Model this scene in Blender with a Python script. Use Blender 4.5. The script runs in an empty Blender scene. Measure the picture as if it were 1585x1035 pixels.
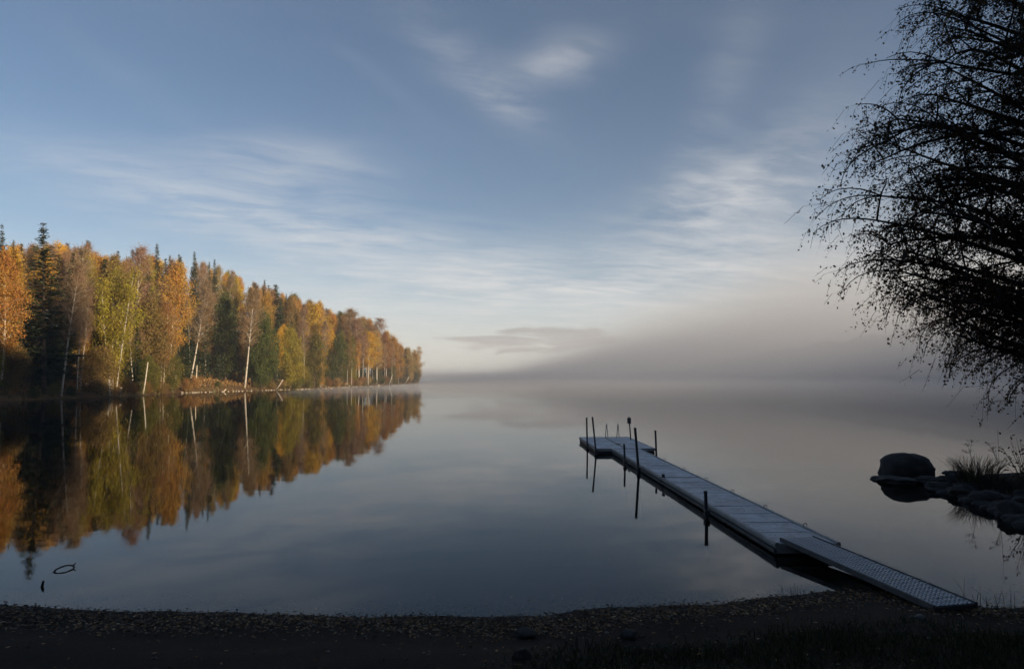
import bpy, math, random
import numpy as np
from mathutils import Vector, Matrix

R = math.radians
SC = bpy.context.scene
COL = SC.collection

# ------------------------------------------------------------------ camera
PW, PH, FPX, HZ, CAMZ = 1585.0, 1035.0, 1080.0, 584.0, 3.7
TILT = math.atan((HZ - PH / 2) / FPX)
cam_d = bpy.data.cameras.new('camera')
cam_d.sensor_width = 36.0
cam_d.lens = 36.0 * FPX / PW
cam_d.clip_start = 0.1
cam_d.clip_end = 9000
cam = bpy.data.objects.new('camera', cam_d)
COL.objects.link(cam)
cam.location = (0, 0, CAMZ)
cam.rotation_euler = (math.pi / 2 + TILT, 0, 0)
SC.camera = cam

# ------------------------------------------------------------------ sky, sun, exposure
SUN_EL, SUN_AZ = R(9.5), R(121)
world = bpy.data.worlds.new('World')
SC.world = world
world.use_nodes = True
wn, wl = world.node_tree.nodes, world.node_tree.links
wn.clear()


def wnode(t, **kw):
    n = wn.new(t)
    for k, v in kw.items():
        setattr(n, k, v)
    return n


def wmath(op, a, b=None, c=None, clamp=False):
    n = wn.new('ShaderNodeMath')
    n.operation = op
    n.use_clamp = clamp
    for i, s in enumerate((a, b, c)):
        if s is None:
            continue
        if isinstance(s, (int, float)):
            n.inputs[i].default_value = s
        else:
            wl.new(s, n.inputs[i])
    return n.outputs[0]


def wnoise(vec, scale, detail=6, rough=0.55, dist=0.0):
    n = wn.new('ShaderNodeTexNoise')
    n.inputs['Scale'].default_value = scale
    n.inputs['Detail'].default_value = detail
    n.inputs['Roughness'].default_value = rough
    n.inputs['Distortion'].default_value = dist
    wl.new(vec, n.inputs['Vector'])
    return n.outputs['Fac']


def wcomb(x, y, z):
    n = wn.new('ShaderNodeCombineXYZ')
    for i, s in enumerate((x, y, z)):
        if isinstance(s, (int, float)):
            n.inputs[i].default_value = s
        else:
            wl.new(s, n.inputs[i])
    return n.outputs[0]


def wstep(x, lo, hi):
    n = wn.new('ShaderNodeMapRange')
    n.interpolation_type = 'SMOOTHSTEP'
    n.inputs['From Min'].default_value = lo
    n.inputs['From Max'].default_value = hi
    wl.new(x, n.inputs['Value'])
    return n.outputs[0]


sky = wnode('ShaderNodeTexSky', sky_type='NISHITA', sun_disc=False)
sky.sun_elevation, sky.sun_rotation = SUN_EL, SUN_AZ
sky.altitude = 100
sky.air_density, sky.dust_density, sky.ozone_density = 0.8, 0.3, 2.0
tc = wnode('ShaderNodeTexCoord')
sep = wnode('ShaderNodeSeparateXYZ')
wl.new(tc.outputs['Generated'], sep.inputs[0])
dx, dy, dz = sep.outputs
zc = wmath('MAXIMUM', dz, 0.02)
# cirrus sheet: a plane high above, seen in perspective
pu = wmath('DIVIDE', dx, wmath('ADD', zc, 0.05))
pv = wmath('DIVIDE', dy, wmath('ADD', zc, 0.05))
azim = wmath('ARCTAN2', dx, dy)
elev = wmath('ARCSINE', dz)
warp = wnoise(wcomb(pu, pv, 3.1), 0.8, 4, 0.55)
rot_u = wmath('ADD', wmath('MULTIPLY', pu, 0.95), wmath('MULTIPLY', pv, 0.32))
rot_v = wmath('SUBTRACT', wmath('MULTIPLY', pv, 0.95), wmath('MULTIPLY', pu, 0.32))
wu = wmath('ADD', rot_u, wmath('MULTIPLY', warp, 0.95))
wv = wmath('ADD', rot_v, wmath('MULTIPLY', warp, 0.6))
fine = wnoise(wcomb(wmath('MULTIPLY', wu, 0.62), wmath('MULTIPLY', wv, 1.5), 7.7), 4.4, 13, 0.70, 0.25)
soft = wnoise(wcomb(wmath('MULTIPLY', wu, 0.7), wv, 4.2), 1.5, 6, 0.55, 0.2)
big = wnoise(wcomb(wmath('MULTIPLY', pu, 0.5), wmath('MULTIPLY', pv, 0.8), 12.4), 0.62, 3, 0.5, 0.3)


def blob(px, py, sx, sy, slope, amp):
    """a patch of cirrus centred on one direction of the sky"""
    vx, vy, vz = (px - 792.5) / 1080, 1.0, (584 - py) / 1080
    az0, el0 = math.atan2(vx, vy), math.atan2(vz, math.hypot(vx, vy))
    da = wmath('SUBTRACT', azim, az0)
    de = wmath('SUBTRACT', wmath('SUBTRACT', elev, el0), wmath('MULTIPLY', da, slope))
    qa = wmath('DIVIDE', da, sx / 1080)
    qe = wmath('DIVIDE', de, sy / 1080)
    r2 = wmath('ADD', wmath('MULTIPLY', qa, qa), wmath('MULTIPLY', qe, qe))
    return wmath('MULTIPLY', wmath('POWER', 2.718, wmath('MULTIPLY', r2, -0.5)), amp)


patches = wmath('MULTIPLY', wstep(big, 0.55, 0.75), 0.12)
for bl in [(450, 245, 85, 26, -0.05, 0.75), (300, 300, 110, 30, -0.15, 0.5), (480, 345, 230, 34, -0.12, 0.95), (870, 82, 48, 22, 0.15, 0.85), (735, 105, 75, 30, -0.55, 0.5), (770, 150, 40, 14, -0.4, 0.4),
           (570, 100, 60, 9, -0.6, 0.12), (240, 150, 90, 14, -0.5, 0.12), (1110, 295, 75, 28, 0.25, 0.9), (1180, 350, 130, 55, 0.1, 0.8), (1110, 170, 50, 60, 1.5, 0.28), (1240, 230, 70, 60, 0.6, 0.35), (1000, 440, 260, 30, 0.0, 0.6), (620, 450, 260, 40, 0.0, 0.55)]:
    patches = wmath('ADD', patches, blob(*bl))
tex = wmath('ADD', wmath('MULTIPLY', wstep(fine, 0.34, 0.70), 0.50), wmath('MULTIPLY', wstep(soft, 0.34, 0.66), 0.55))
veil = wmath('MULTIPLY', wmath('MULTIPLY', patches, tex), 0.52)
low = wmath('POWER', wmath('SUBTRACT', 1.0, wstep(dz, 0.0, 0.26)), 1.4)
low_veil = wmath('MULTIPLY', low, wmath('ADD', 0.50, wmath('MULTIPLY', wstep(fine, 0.30, 0.72), 0.26)))
cir = wmath('MINIMUM', wmath('ADD', veil, low_veil), 0.92)
mix1 = wnode('ShaderNodeMix', data_type='RGBA')
wl.new(cir, mix1.inputs[0])
wl.new(sky.outputs[0], mix1.inputs[6])
CLOUDC = mix1.inputs[7]
CLOUDC.default_value = (6.6, 6.5, 6.4, 1)
# low grey stratus bank just above the horizon
sn = wnoise(wcomb(wmath('MULTIPLY', azim, 11.0), wmath('MULTIPLY', elev, 62.0), 2.2), 1.0, 7, 0.58, 0.4)
ea = wmath('DIVIDE', wmath('SUBTRACT', azim, 0.035), 0.12)
ee = wmath('DIVIDE', wmath('SUBTRACT', elev, wmath('ADD', 0.050, wmath('MULTIPLY', azim, 0.03))), 0.017)
rr = wmath('ADD', wmath('MULTIPLY', ea, ea), wmath('MULTIPLY', ee, ee))
sm = wmath('SUBTRACT', wmath('ADD', 0.62, wmath('MULTIPLY', wmath('SUBTRACT', sn, 0.5), 3.4)), wmath('MULTIPLY', rr, 0.55))
smask = wmath('MULTIPLY', wstep(sm, 0.0, 0.55), 0.75)
mix2 = wnode('ShaderNodeMix', data_type='RGBA')
wl.new(smask, mix2.inputs[0])
wl.new(mix1.outputs[2], mix2.inputs[6])
mix2.inputs[7].default_value = (2.5, 2.35, 2.45, 1)
bg = wnode('ShaderNodeBackground')
bg.inputs['Strength'].default_value = 0.0635
wl.new(mix2.outputs[2], bg.inputs['Color'])
wo = wnode('ShaderNodeOutputWorld')
wl.new(bg.outputs[0], wo.inputs['Surface'])

sun_d = bpy.data.lights.new('sun', 'SUN')
sun_d.energy = 5.0
sun_d.angle = R(0.6)
sun_d.color = (1.0, 0.83, 0.60)
sun = bpy.data.objects.new('sun', sun_d)
COL.objects.link(sun)
SUNV = Vector((math.sin(SUN_AZ) * math.cos(SUN_EL), math.cos(SUN_AZ) * math.cos(SUN_EL), math.sin(SUN_EL)))
sun.rotation_euler = (-SUNV).to_track_quat('-Z', 'Y').to_euler()
sun.location = (60, -40, 60)

vs = SC.view_settings
vs.view_transform = 'Standard'
vs.look = 'None'
vs.gamma = 1.0
vs.exposure = 0.98
vs.use_curve_mapping = False
cy = SC.cycles
cy.use_denoising = True
cy.use_adaptive_sampling = True
cy.adaptive_threshold = 0.015
cy.max_bounces = 6
cy.diffuse_bounces = 2
cy.glossy_bounces = 3
cy.transmission_bounces = 2
cy.transparent_max_bounces = 12
cy.volume_bounces = 2
cy.volume_step_rate = 0.6
cy.volume_max_steps = 128
cy.caustics_reflective = False
cy.caustics_refractive = False
cy.sample_clamp_indirect = 4.0

# ------------------------------------------------------------------ helpers
ct, st = math.cos(TILT), math.sin(TILT)


def ray(px, py):
    x = (px - PW / 2) / FPX
    y = (PH / 2 - py) / FPX
    return np.array([x, ct - y * st, st + y * ct])


def at_z(px, py, z):
    d = ray(px, py)
    t = (z - CAMZ) / d[2]
    return np.array([d[0] * t, d[1] * t, z])


def at_depth(px, py, Y):
    d = ray(px, py)
    t = Y / d[1]
    return np.array([d[0] * t, Y, CAMZ + d[2] * t])


def project(p):
    x, y, z = p[0], p[1], p[2] - CAMZ
    f = y * ct + z * st
    u = -y * st + z * ct
    return PW / 2 + FPX * x / f, PH / 2 - FPX * u / f


def pymesh(name, verts, faces, smooth=False):
    me = bpy.data.meshes.new(name)
    me.from_pydata([tuple(map(float, v)) for v in verts], [], [tuple(map(int, f)) for f in faces])
    if smooth:
        me.polygons.foreach_set('use_smooth', [True] * len(me.polygons))
    me.update()
    return me


def quadmesh(name, verts, k=4):
    """verts (n*k,3): n separate k-gons"""
    verts = np.asarray(verts, dtype=np.float32).reshape(-1, 3)
    n = len(verts) // k
    me = bpy.data.meshes.new(name)
    me.vertices.add(len(verts))
    me.vertices.foreach_set('co', verts.ravel())
    me.loops.add(n * k)
    me.loops.foreach_set('vertex_index', np.arange(n * k, dtype=np.int32))
    me.polygons.add(n)
    me.polygons.foreach_set('loop_start', np.arange(0, n * k, k, dtype=np.int32))
    me.update(calc_edges=True)
    return me


def obj(name, me, mat=None, parent=None, loc=None, rot=None, scale=None):
    o = bpy.data.objects.new(name, me)
    if mat is not None and me is not None and not me.materials:
        me.materials.append(mat)
    COL.objects.link(o)
    if parent is not None:
        o.parent = parent
    if loc is not None:
        o.location = loc
    if rot is not None:
        o.rotation_euler = rot
    if scale is not None:
        o.scale = scale
    return o


def tag(o, label=None, cat=None, group=None, kind=None):
    if label:
        o['label'] = label
    if cat:
        o['category'] = cat
    if group:
        o['group'] = group
    if kind:
        o['kind'] = kind
    return o


class MB:
    """collects shapes into one mesh"""

    def __init__(self):
        self.v, self.f = [], []

    def add(self, vs_, fs_):
        b = len(self.v)
        self.v.extend([tuple(map(float, q)) for q in vs_])
        self.f.extend([tuple(b + i for i in g) for g in fs_])

    def box(self, x0, x1, y0, y1, z0, z1, ch=0.0):
        if ch <= 0:
            v = [(x, y, z) for z in (z0, z1) for y in (y0, y1) for x in (x0, x1)]
            f = [(0, 2, 3, 1), (4, 5, 7, 6), (0, 1, 5, 4), (2, 6, 7, 3), (0, 4, 6, 2), (1, 3, 7, 5)]
            self.add(v, f)
            return
        c = ch
        rings = []
        for (z, e) in ((z0, 0), (z1 - c, 0), (z1, c)):
            rings.append([(x0 + e + (c if e == 0 else 0) * 0, y0 + e, z), (x1 - e, y0 + e, z), (x1 - e, y1 - e, z), (x0 + e, y1 - e, z)])
        v = [p for r_ in rings for p in r_]
        f = [(3, 2, 1, 0), (8, 9, 10, 11)]
        for k in range(2):
            for i in range(4):
                j = (i + 1) % 4
                f.append((k * 4 + i, k * 4 + j, k * 4 + 4 + j, k * 4 + 4 + i))
        self.add(v, f)

    def tube(self, pts, radii, sides=6, cap=True):
        pts = [np.asarray(p, float) for p in pts]
        n = len(pts)
        if isinstance(radii, (int, float)):
            radii = [radii] * n
        v = []
        up = np.array([0.31, 0.17, 0.93])
        for i, p in enumerate(pts):
            t = pts[min(i + 1, n - 1)] - pts[max(i - 1, 0)]
            t = t / (np.linalg.norm(t) + 1e-9)
            a = np.cross(t, up)
            if np.linalg.norm(a) < 0.2:
                a = np.cross(t, np.array([1.0, 0, 0]))
            a /= np.linalg.norm(a)
            b = np.cross(t, a)
            for k in range(sides):
                an = 2 * math.pi * k / sides
                v.append(p + radii[i] * (math.cos(an) * a + math.sin(an) * b))
        f = []
        for i in range(n - 1):
            for k in range(sides):
                k2 = (k + 1) % sides
                f.append((i * sides + k, i * sides + k2, (i + 1) * sides + k2, (i + 1) * sides + k))
        if cap:
            f.append(tuple(range(sides - 1, -1, -1)))
            f.append(tuple((n - 1) * sides + k for k in range(sides)))
        self.add(v, f)

    def build(self, name, mat, parent=None, smooth=False, **kw):
        return obj(name, pymesh(name, self.v, self.f, smooth), mat, parent, **kw)

    def mesh(self, name, smooth=False):
        return pymesh(name, self.v, self.f, smooth)


# ------------------------------------------------------------------ materials
def mat_new(name):
    m = bpy.data.materials.new(name)
    m.use_nodes = True
    m.node_tree.nodes.clear()
    return m


class NT:
    def __init__(self, m):
        self.t = m.node_tree
        self.n, self.l = self.t.nodes, self.t.links

    def node(self, t, **kw):
        n = self.n.new(t)
        for k, v in kw.items():
            if k in n.bl_rna.properties:
                setattr(n, k, v)
            else:
                self.put(n.inputs[k], v)
        return n

    def put(self, s, v):
        if hasattr(v, 'is_output'):
            self.l.new(v, s)
        else:
            s.default_value = v

    def noise(self, scale, detail=4, rough=0.55, vec=None, dist=0.0):
        n = self.n.new('ShaderNodeTexNoise')
        n.inputs['Scale'].default_value = scale
        n.inputs['Detail'].default_value = detail
        n.inputs['Roughness'].default_value = rough
        n.inputs['Distortion'].default_value = dist
        if vec is not None:
            self.l.new(vec, n.inputs['Vector'])
        return n

    def ramp(self, fac, stops):
        r_ = self.n.new('ShaderNodeValToRGB')
        cr = r_.color_ramp
        while len(cr.elements) < len(stops):
            cr.elements.new(0.5)
        for e, (p, c) in zip(cr.elements, stops):
            e.position = p
            e.color = (*c, 1)
        self.l.new(fac, r_.inputs[0])
        return r_.outputs[0]

    def math(self, op, a, b=None, clamp=False):
        n = self.n.new('ShaderNodeMath')
        n.operation = op
        n.use_clamp = clamp
        self.put(n.inputs[0], a)
        if b is not None:
            self.put(n.inputs[1], b)
        return n.outputs[0]

    def out(self, s, disp=None):
        o = self.n.new('ShaderNodeOutputMaterial')
        self.l.new(s, o.inputs['Surface'])


def surf(name, stops, scale=4.0, rough=0.8, bump=0.0, bscale=None, detail=6, coord='Object', spec=0.3, metal=0.0, stretch=None):
    m = mat_new(name)
    t = NT(m)
    tcn = t.node('ShaderNodeTexCoord')
    vec = tcn.outputs[coord]
    if stretch:
        mp = t.node('ShaderNodeMapping')
        mp.inputs['Scale'].default_value = stretch
        t.l.new(vec, mp.inputs['Vector'])
        vec = mp.outputs[0]
    n = t.noise(scale, detail, 0.6, vec)
    c = t.ramp(n.outputs['Fac'], stops)
    p = t.node('ShaderNodeBsdfPrincipled')
    t.l.new(c, p.inputs['Base Color'])
    p.inputs['Roughness'].default_value = rough
    p.inputs['Metallic'].default_value = metal
    p.inputs['Specular IOR Level'].default_value = spec
    if bump > 0:
        nb = t.noise(bscale or scale * 3, 5, 0.6, vec)
        b = t.node('ShaderNodeBump')
        b.inputs['Strength'].default_value = bump
        b.inputs['Distance'].default_value = 0.05
        t.l.new(nb.outputs['Fac'], b.inputs['Height'])
        t.l.new(b.outputs[0], p.inputs['Normal'])
    t.out(p.outputs[0])
    return m


def leafmat(name, base=None, transl=0.3, var=0.45, warm=0.0):
    """base None: takes the object's own colour"""
    m = mat_new(name)
    t = NT(m)
    geo = t.node('ShaderNodeNewGeometry')
    if base is None:
        oi = t.node('ShaderNodeObjectInfo')
        col = oi.outputs['Color']
    else:
        rgb = t.node('ShaderNodeRGB')
        rgb.outputs[0].default_value = (*base, 1)
        col = rgb.outputs[0]
    hsv = t.node('ShaderNodeHueSaturation')
    t.l.new(col, hsv.inputs['Color'])
    rnd = geo.outputs['Random Per Island']
    t.put(hsv.inputs['Value'], t.math('ADD', 1.0 - var * 0.6, t.math('MULTIPLY', rnd, var * 1.3)))
    tcn = t.node('ShaderNodeTexCoord')
    nz = t.noise(0.35, 2, 0.5, tcn.outputs['Object'])
    h = t.math('ADD', 0.465, t.math('MULTIPLY', nz.outputs['Fac'], 0.06))
    h = t.math('ADD', h, t.math('MULTIPLY', t.math('SUBTRACT', t.math('FRACT', t.math('MULTIPLY', rnd, 17.3)), 0.5), 0.035))
    t.put(hsv.inputs['Hue'], h)
    d = t.node('ShaderNodeBsdfDiffuse')
    tr = t.node('ShaderNodeBsdfTranslucent')
    t.l.new(hsv.outputs[0], d.inputs['Color'])
    t.l.new(hsv.outputs[0], tr.inputs['Color'])
    mx = t.node('ShaderNodeMixShader')
    mx.inputs[0].default_value = transl
    t.l.new(d.outputs[0], mx.inputs[1])
    t.l.new(tr.outputs[0], mx.inputs[2])
    t.out(mx.outputs[0])
    return m


M = {}
M['leaf'] = leafmat('autumn_leaf')
M['needle'] = leafmat('needle', None, 0.1, 0.5)
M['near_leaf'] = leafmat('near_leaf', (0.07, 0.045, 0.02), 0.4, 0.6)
M['birch_bark'] = surf('birch_bark', [(0.30, (0.05, 0.04, 0.035)), (0.42, (0.36, 0.31, 0.25)), (0.8, (0.56, 0.50, 0.41))], 1.2, 0.8, stretch=(1, 1, 2.2))
M['bark'] = surf('bark', [(0.3, (0.05, 0.035, 0.025)), (0.7, (0.16, 0.11, 0.075))], 2.0, 0.9)
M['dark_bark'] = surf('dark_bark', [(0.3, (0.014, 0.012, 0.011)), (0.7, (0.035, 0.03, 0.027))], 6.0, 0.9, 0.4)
M['dry_wood'] = surf('dry_wood', [(0.3, (0.30, 0.24, 0.17)), (0.7, (0.58, 0.50, 0.38))], 3.0, 0.8)
M['wet_wood'] = surf('wet_wood', [(0.3, (0.010, 0.009, 0.008)), (0.7, (0.03, 0.025, 0.02))], 9.0, 0.5)
M['rock'] = surf('rock', [(0.25, (0.012, 0.012, 0.012)), (0.55, (0.030, 0.029, 0.028)), (0.8, (0.060, 0.058, 0.053))], 2.5, 0.85, 0.7, 9.0)
M['pale_rock'] = surf('pale_rock', [(0.25, (0.09, 0.09, 0.085)), (0.8, (0.20, 0.20, 0.19))], 5.0, 0.85, 0.5, 14.0)
m = mat_new('frosted_deck')
t = NT(m)
tcn = t.node('ShaderNodeTexCoord')
oi = t.node('ShaderNodeObjectInfo')
va = t.node('ShaderNodeVectorMath', operation='MULTIPLY_ADD')
t.l.new(oi.outputs['Location'], va.inputs[0])
va.inputs[1].default_value = (3.1, 2.3, 1.0)
t.l.new(tcn.outputs['Object'], va.inputs[2])
d1 = t.noise(1.6, 7, 0.62, va.outputs[0], 0.4)
d2 = t.noise(9.0, 6, 0.65, va.outputs[0])
dsum = t.math('ADD', t.math('MULTIPLY', d1.outputs['Fac'], 0.65), t.math('MULTIPLY', d2.outputs['Fac'], 0.35))
dc = t.ramp(dsum, [(0.32, (0.13, 0.14, 0.15)), (0.43, (0.28, 0.30, 0.32)), (0.52, (0.42, 0.44, 0.47)), (0.68, (0.62, 0.65, 0.68))])
hv = t.node('ShaderNodeHueSaturation')
t.l.new(dc, hv.inputs['Color'])
t.put(hv.inputs['Value'], t.math('ADD', 0.82, t.math('MULTIPLY', oi.outputs['Random'], 0.34)))
p = t.node('ShaderNodeBsdfPrincipled')
t.l.new(hv.outputs[0], p.inputs['Base Color'])
t.put(p.inputs['Roughness'], t.math('ADD', 0.38, t.math('MULTIPLY', d1.outputs['Fac'], 0.35)))
d3 = t.noise(45.0, 3, 0.6, va.outputs[0])
b = t.node('ShaderNodeBump')
b.inputs['Strength'].default_value = 0.3
b.inputs['Distance'].default_value = 0.01
t.l.new(d3.outputs['Fac'], b.inputs['Height'])
t.l.new(b.outputs[0], p.inputs['Normal'])
t.out(p.outputs[0])
M['deck'] = m
M['edge'] = surf('edge_rail', [(0.3, (0.22, 0.21, 0.20)), (0.7, (0.36, 0.35, 0.34))], 3.0, 0.5, 0.1, 30)
M['float'] = surf('float_plastic', [(0.3, (0.018, 0.017, 0.016)), (0.7, (0.05, 0.047, 0.043))], 2.5, 0.55)
M['post'] = surf('post_steel', [(0.3, (0.020, 0.022, 0.028)), (0.7, (0.045, 0.048, 0.055))], 8.0, 0.5, metal=0.2)
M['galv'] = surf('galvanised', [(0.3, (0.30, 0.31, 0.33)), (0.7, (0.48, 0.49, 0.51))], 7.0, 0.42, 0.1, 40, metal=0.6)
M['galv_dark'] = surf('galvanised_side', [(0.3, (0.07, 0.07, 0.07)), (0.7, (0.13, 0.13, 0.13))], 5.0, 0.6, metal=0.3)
M['steel'] = surf('ladder_steel', [(0.3, (0.10, 0.10, 0.11)), (0.7, (0.18, 0.18, 0.19))], 9, 0.35, metal=0.7)
M['sign'] = surf('sign_face', [(0.46, (0.03, 0.03, 0.035)), (0.54, (0.16, 0.16, 0.17))], 9, 0.6)
M['path'] = surf('path_dirt', [(0.3, (0.26, 0.19, 0.11)), (0.7, (0.42, 0.33, 0.20))], 1.0, 0.9)


def island_ramp(name, stops, rough=0.8, transl=0.0):
    m = mat_new(name)
    t = NT(m)
    geo = t.node('ShaderNodeNewGeometry')
    c = t.ramp(geo.outputs['Random Per Island'], stops)
    p = t.node('ShaderNodeBsdfPrincipled')
    t.l.new(c, p.inputs['Base Color'])
    p.inputs['Roughness'].default_value = rough
    p.inputs['Specular IOR Level'].default_value = 0.2
    t.out(p.outputs[0])
    return m


M['litter'] = island_ramp('leaf_litter', [(0.0, (0.03, 0.017, 0.008)), (0.45, (0.07, 0.038, 0.015)), (0.78, (0.16, 0.085, 0.030)), (0.95, (0.27, 0.155, 0.055)), (1.0, (0.42, 0.33, 0.19))], 0.6)
M['grass'] = island_ramp('short_grass', [(0.0, (0.014, 0.020, 0.008)), (0.6, (0.032, 0.044, 0.016)), (1.0, (0.075, 0.068, 0.028))])
M['reed'] = island_ramp('dry_grass', [(0.0, (0.012, 0.011, 0.006)), (0.7, (0.028, 0.024, 0.012)), (1.0, (0.06, 0.05, 0.025))])
M['bracken'] = island_ramp('undergrowth', [(0.0, (0.07, 0.04, 0.015)), (0.35, (0.20, 0.095, 0.03)), (0.7, (0.30, 0.15, 0.05)), (0.9, (0.16, 0.15, 0.05)), (1.0, (0.42, 0.30, 0.14))])
M['bankgrass'] = island_ramp('bank_grass', [(0.0, (0.05, 0.055, 0.02)), (0.6, (0.12, 0.115, 0.04)), (1.0, (0.30, 0.24, 0.10))])
M['pebble'] = island_ramp('pebble', [(0.0, (0.03, 0.028, 0.026)), (0.6, (0.08, 0.075, 0.07)), (1.0, (0.20, 0.19, 0.17))], 0.5)

# shore ground: dark sand and soil
m = mat_new('shore_soil')
t = NT(m)
tcn = t.node('ShaderNodeTexCoord')
n1 = t.noise(0.7, 6, 0.6, tcn.outputs['Object'])
n2 = t.noise(28.0, 4, 0.7, tcn.outputs['Object'])
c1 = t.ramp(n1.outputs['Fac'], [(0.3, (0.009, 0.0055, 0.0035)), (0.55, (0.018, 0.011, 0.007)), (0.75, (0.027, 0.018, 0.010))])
c2 = t.ramp(n2.outputs['Fac'], [(0.35, (0.5, 0.5, 0.5)), (0.7, (1.5, 1.4, 1.3))])
mx = t.node('ShaderNodeMix', data_type='RGBA', blend_type='MULTIPLY')
mx.inputs[0].default_value = 1.0
t.l.new(c1, mx.inputs[6])
t.l.new(c2, mx.inputs[7])
p = t.node('ShaderNodeBsdfPrincipled')
t.l.new(mx.outputs[2], p.inputs['Base Color'])
p.inputs['Roughness'].default_value = 0.9
p.inputs['Specular IOR Level'].default_value = 0.15
b = t.node('ShaderNodeBump')
b.inputs['Strength'].default_value = 0.8
b.inputs['Distance'].default_value = 0.04
t.l.new(n2.outputs['Fac'], b.inputs['Height'])
t.l.new(b.outputs[0], p.inputs['Normal'])
t.out(p.outputs[0])
M['soil'] = m

M['hillside'] = surf('hillside_floor', [(0.3, (0.05, 0.030, 0.012)), (0.5, (0.13, 0.065, 0.022)), (0.72, (0.10, 0.085, 0.03))], 0.16, 0.95, 0.6, 1.2)
M['woodhill'] = surf('wooded_hill', [(0.3, (0.015, 0.018, 0.010)), (0.7, (0.045, 0.042, 0.022))], 0.08, 0.95)
M['bed'] = surf('lake_bed', [(0.3, (0.010, 0.011, 0.011)), (0.7, (0.022, 0.021, 0.018))], 1.5, 0.9)

# lake water
m = mat_new('lake_water')
t = NT(m)
geo = t.node('ShaderNodeNewGeometry')
mp = t.node('ShaderNodeMapping')
mp.inputs['Scale'].default_value = (0.55, 1.0, 1.0)
t.l.new(geo.outputs['Position'], mp.inputs['Vector'])
na = t.noise(0.9, 3, 0.5, mp.outputs[0], 0.3)
nb_ = t.noise(0.13, 2, 0.5, mp.outputs[0])
hh = t.math('ADD', t.math('MULTIPLY', na.outputs['Fac'], 0.35), t.math('MULTIPLY', nb_.outputs['Fac'], 1.0))
b = t.node('ShaderNodeBump')
b.inputs['Distance'].default_value = 0.10
np_ = t.noise(0.035, 3, 0.5, mp.outputs[0], 0.6)
t.put(b.inputs['Strength'], t.math('ADD', 0.035, t.math('MULTIPLY', t.math('SUBTRACT', np_.outputs['Fac'], 0.45, clamp=True), 0.35)))
t.l.new(hh, b.inputs['Height'])
gl = t.node('ShaderNodeBsdfGlossy')
gl.inputs['Roughness'].default_value = 0.025
gl.inputs['Color'].default_value = (0.74, 0.745, 0.755, 1)
t.l.new(b.outputs[0], gl.inputs['Normal'])
tr = t.node('ShaderNodeBsdfTransparent')
tr.inputs['Color'].default_value = (0.46, 0.46, 0.40, 1)
fr = t.node('ShaderNodeFresnel')
fr.inputs['IOR'].default_value = 1.333
t.l.new(b.outputs[0], fr.inputs['Normal'])
ms = t.node('ShaderNodeMixShader')
t.l.new(fr.outputs[0], ms.inputs[0])
t.l.new(tr.outputs[0], ms.inputs[1])
t.l.new(gl.outputs[0], ms.inputs[2])
t.out(ms.outputs[0])
M['water'] = m


def volmat(name, density, color=(0.93, 0.94, 0.96), aniso=0.2, fn=None):
    m = mat_new(name)
    t = NT(m)
    v = t.node('ShaderNodeVolumePrincipled')
    v.inputs['Color'].default_value = (*color, 1)
    v.inputs['Density'].default_value = density
    v.inputs['Anisotropy'].default_value = aniso
    if fn:
        t.l.new(fn(t), v.inputs['Density'])
    o = t.n.new('ShaderNodeOutputMaterial')
    t.l.new(v.outputs[0], o.inputs['Volume'])
    return m


# ------------------------------------------------------------------ terrain
def poly_sd(P, X, Y):
    """signed distance to closed polygon, positive inside"""
    P = np.asarray(P, float)
    d = np.full(X.shape, 1e18)
    inside = np.zeros(X.shape, bool)
    n = len(P)
    for i in range(n):
        a, b2 = P[i], P[(i + 1) % n]
        ex, ey = b2 - a
        wx, wy = X - a[0], Y - a[1]
        tt = np.clip((wx * ex + wy * ey) / (ex * ex + ey * ey + 1e-12), 0, 1)
        d = np.minimum(d, (wx - ex * tt) ** 2 + (wy - ey * tt) ** 2)
        c = ((a[1] <= Y) & (b2[1] > Y)) | ((b2[1] <= Y) & (a[1] > Y))
        xi = a[0] + (Y - a[1]) / (ey if abs(ey) > 1e-12 else 1e-12) * ex
        inside ^= c & (X < xi)
    d = np.sqrt(d)
    return np.where(inside, d, -d)


def smooth01(x):
    x = np.clip(x, 0, 1)
    return x * x * (3 - 2 * x)


def vnoise(X, Y, s, seed=0):
    """cheap smooth value noise"""
    r_ = np.random.RandomState(seed)
    T = r_.rand(64, 64)
    x, y = X / s, Y / s
    xi, yi = np.floor(x).astype(int), np.floor(y).astype(int)
    fx, fy = smooth01(x - xi), smooth01(y - yi)
    g = lambda a, b2: T[a % 64, b2 % 64]
    return (g(xi, yi) * (1 - fx) + g(xi + 1, yi) * fx) * (1 - fy) + (g(xi, yi + 1) * (1 - fx) + g(xi + 1, yi + 1) * fx) * fy - 0.5


def catmull(P, k=6):
    P = np.asarray(P, float)
    out = []
    for i in range(len(P) - 1):
        p0, p1, p2, p3 = P[max(i - 1, 0)], P[i], P[i + 1], P[min(i + 2, len(P) - 1)]
        for j in range(k):
            u = j / k
            out.append(0.5 * (2 * p1 + (p2 - p0) * u + (2 * p0 - 5 * p1 + 4 * p2 - p3) * u * u + (3 * p1 - p0 - 3 * p2 + p3) * u ** 3))
    out.append(P[-1])
    return out


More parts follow.
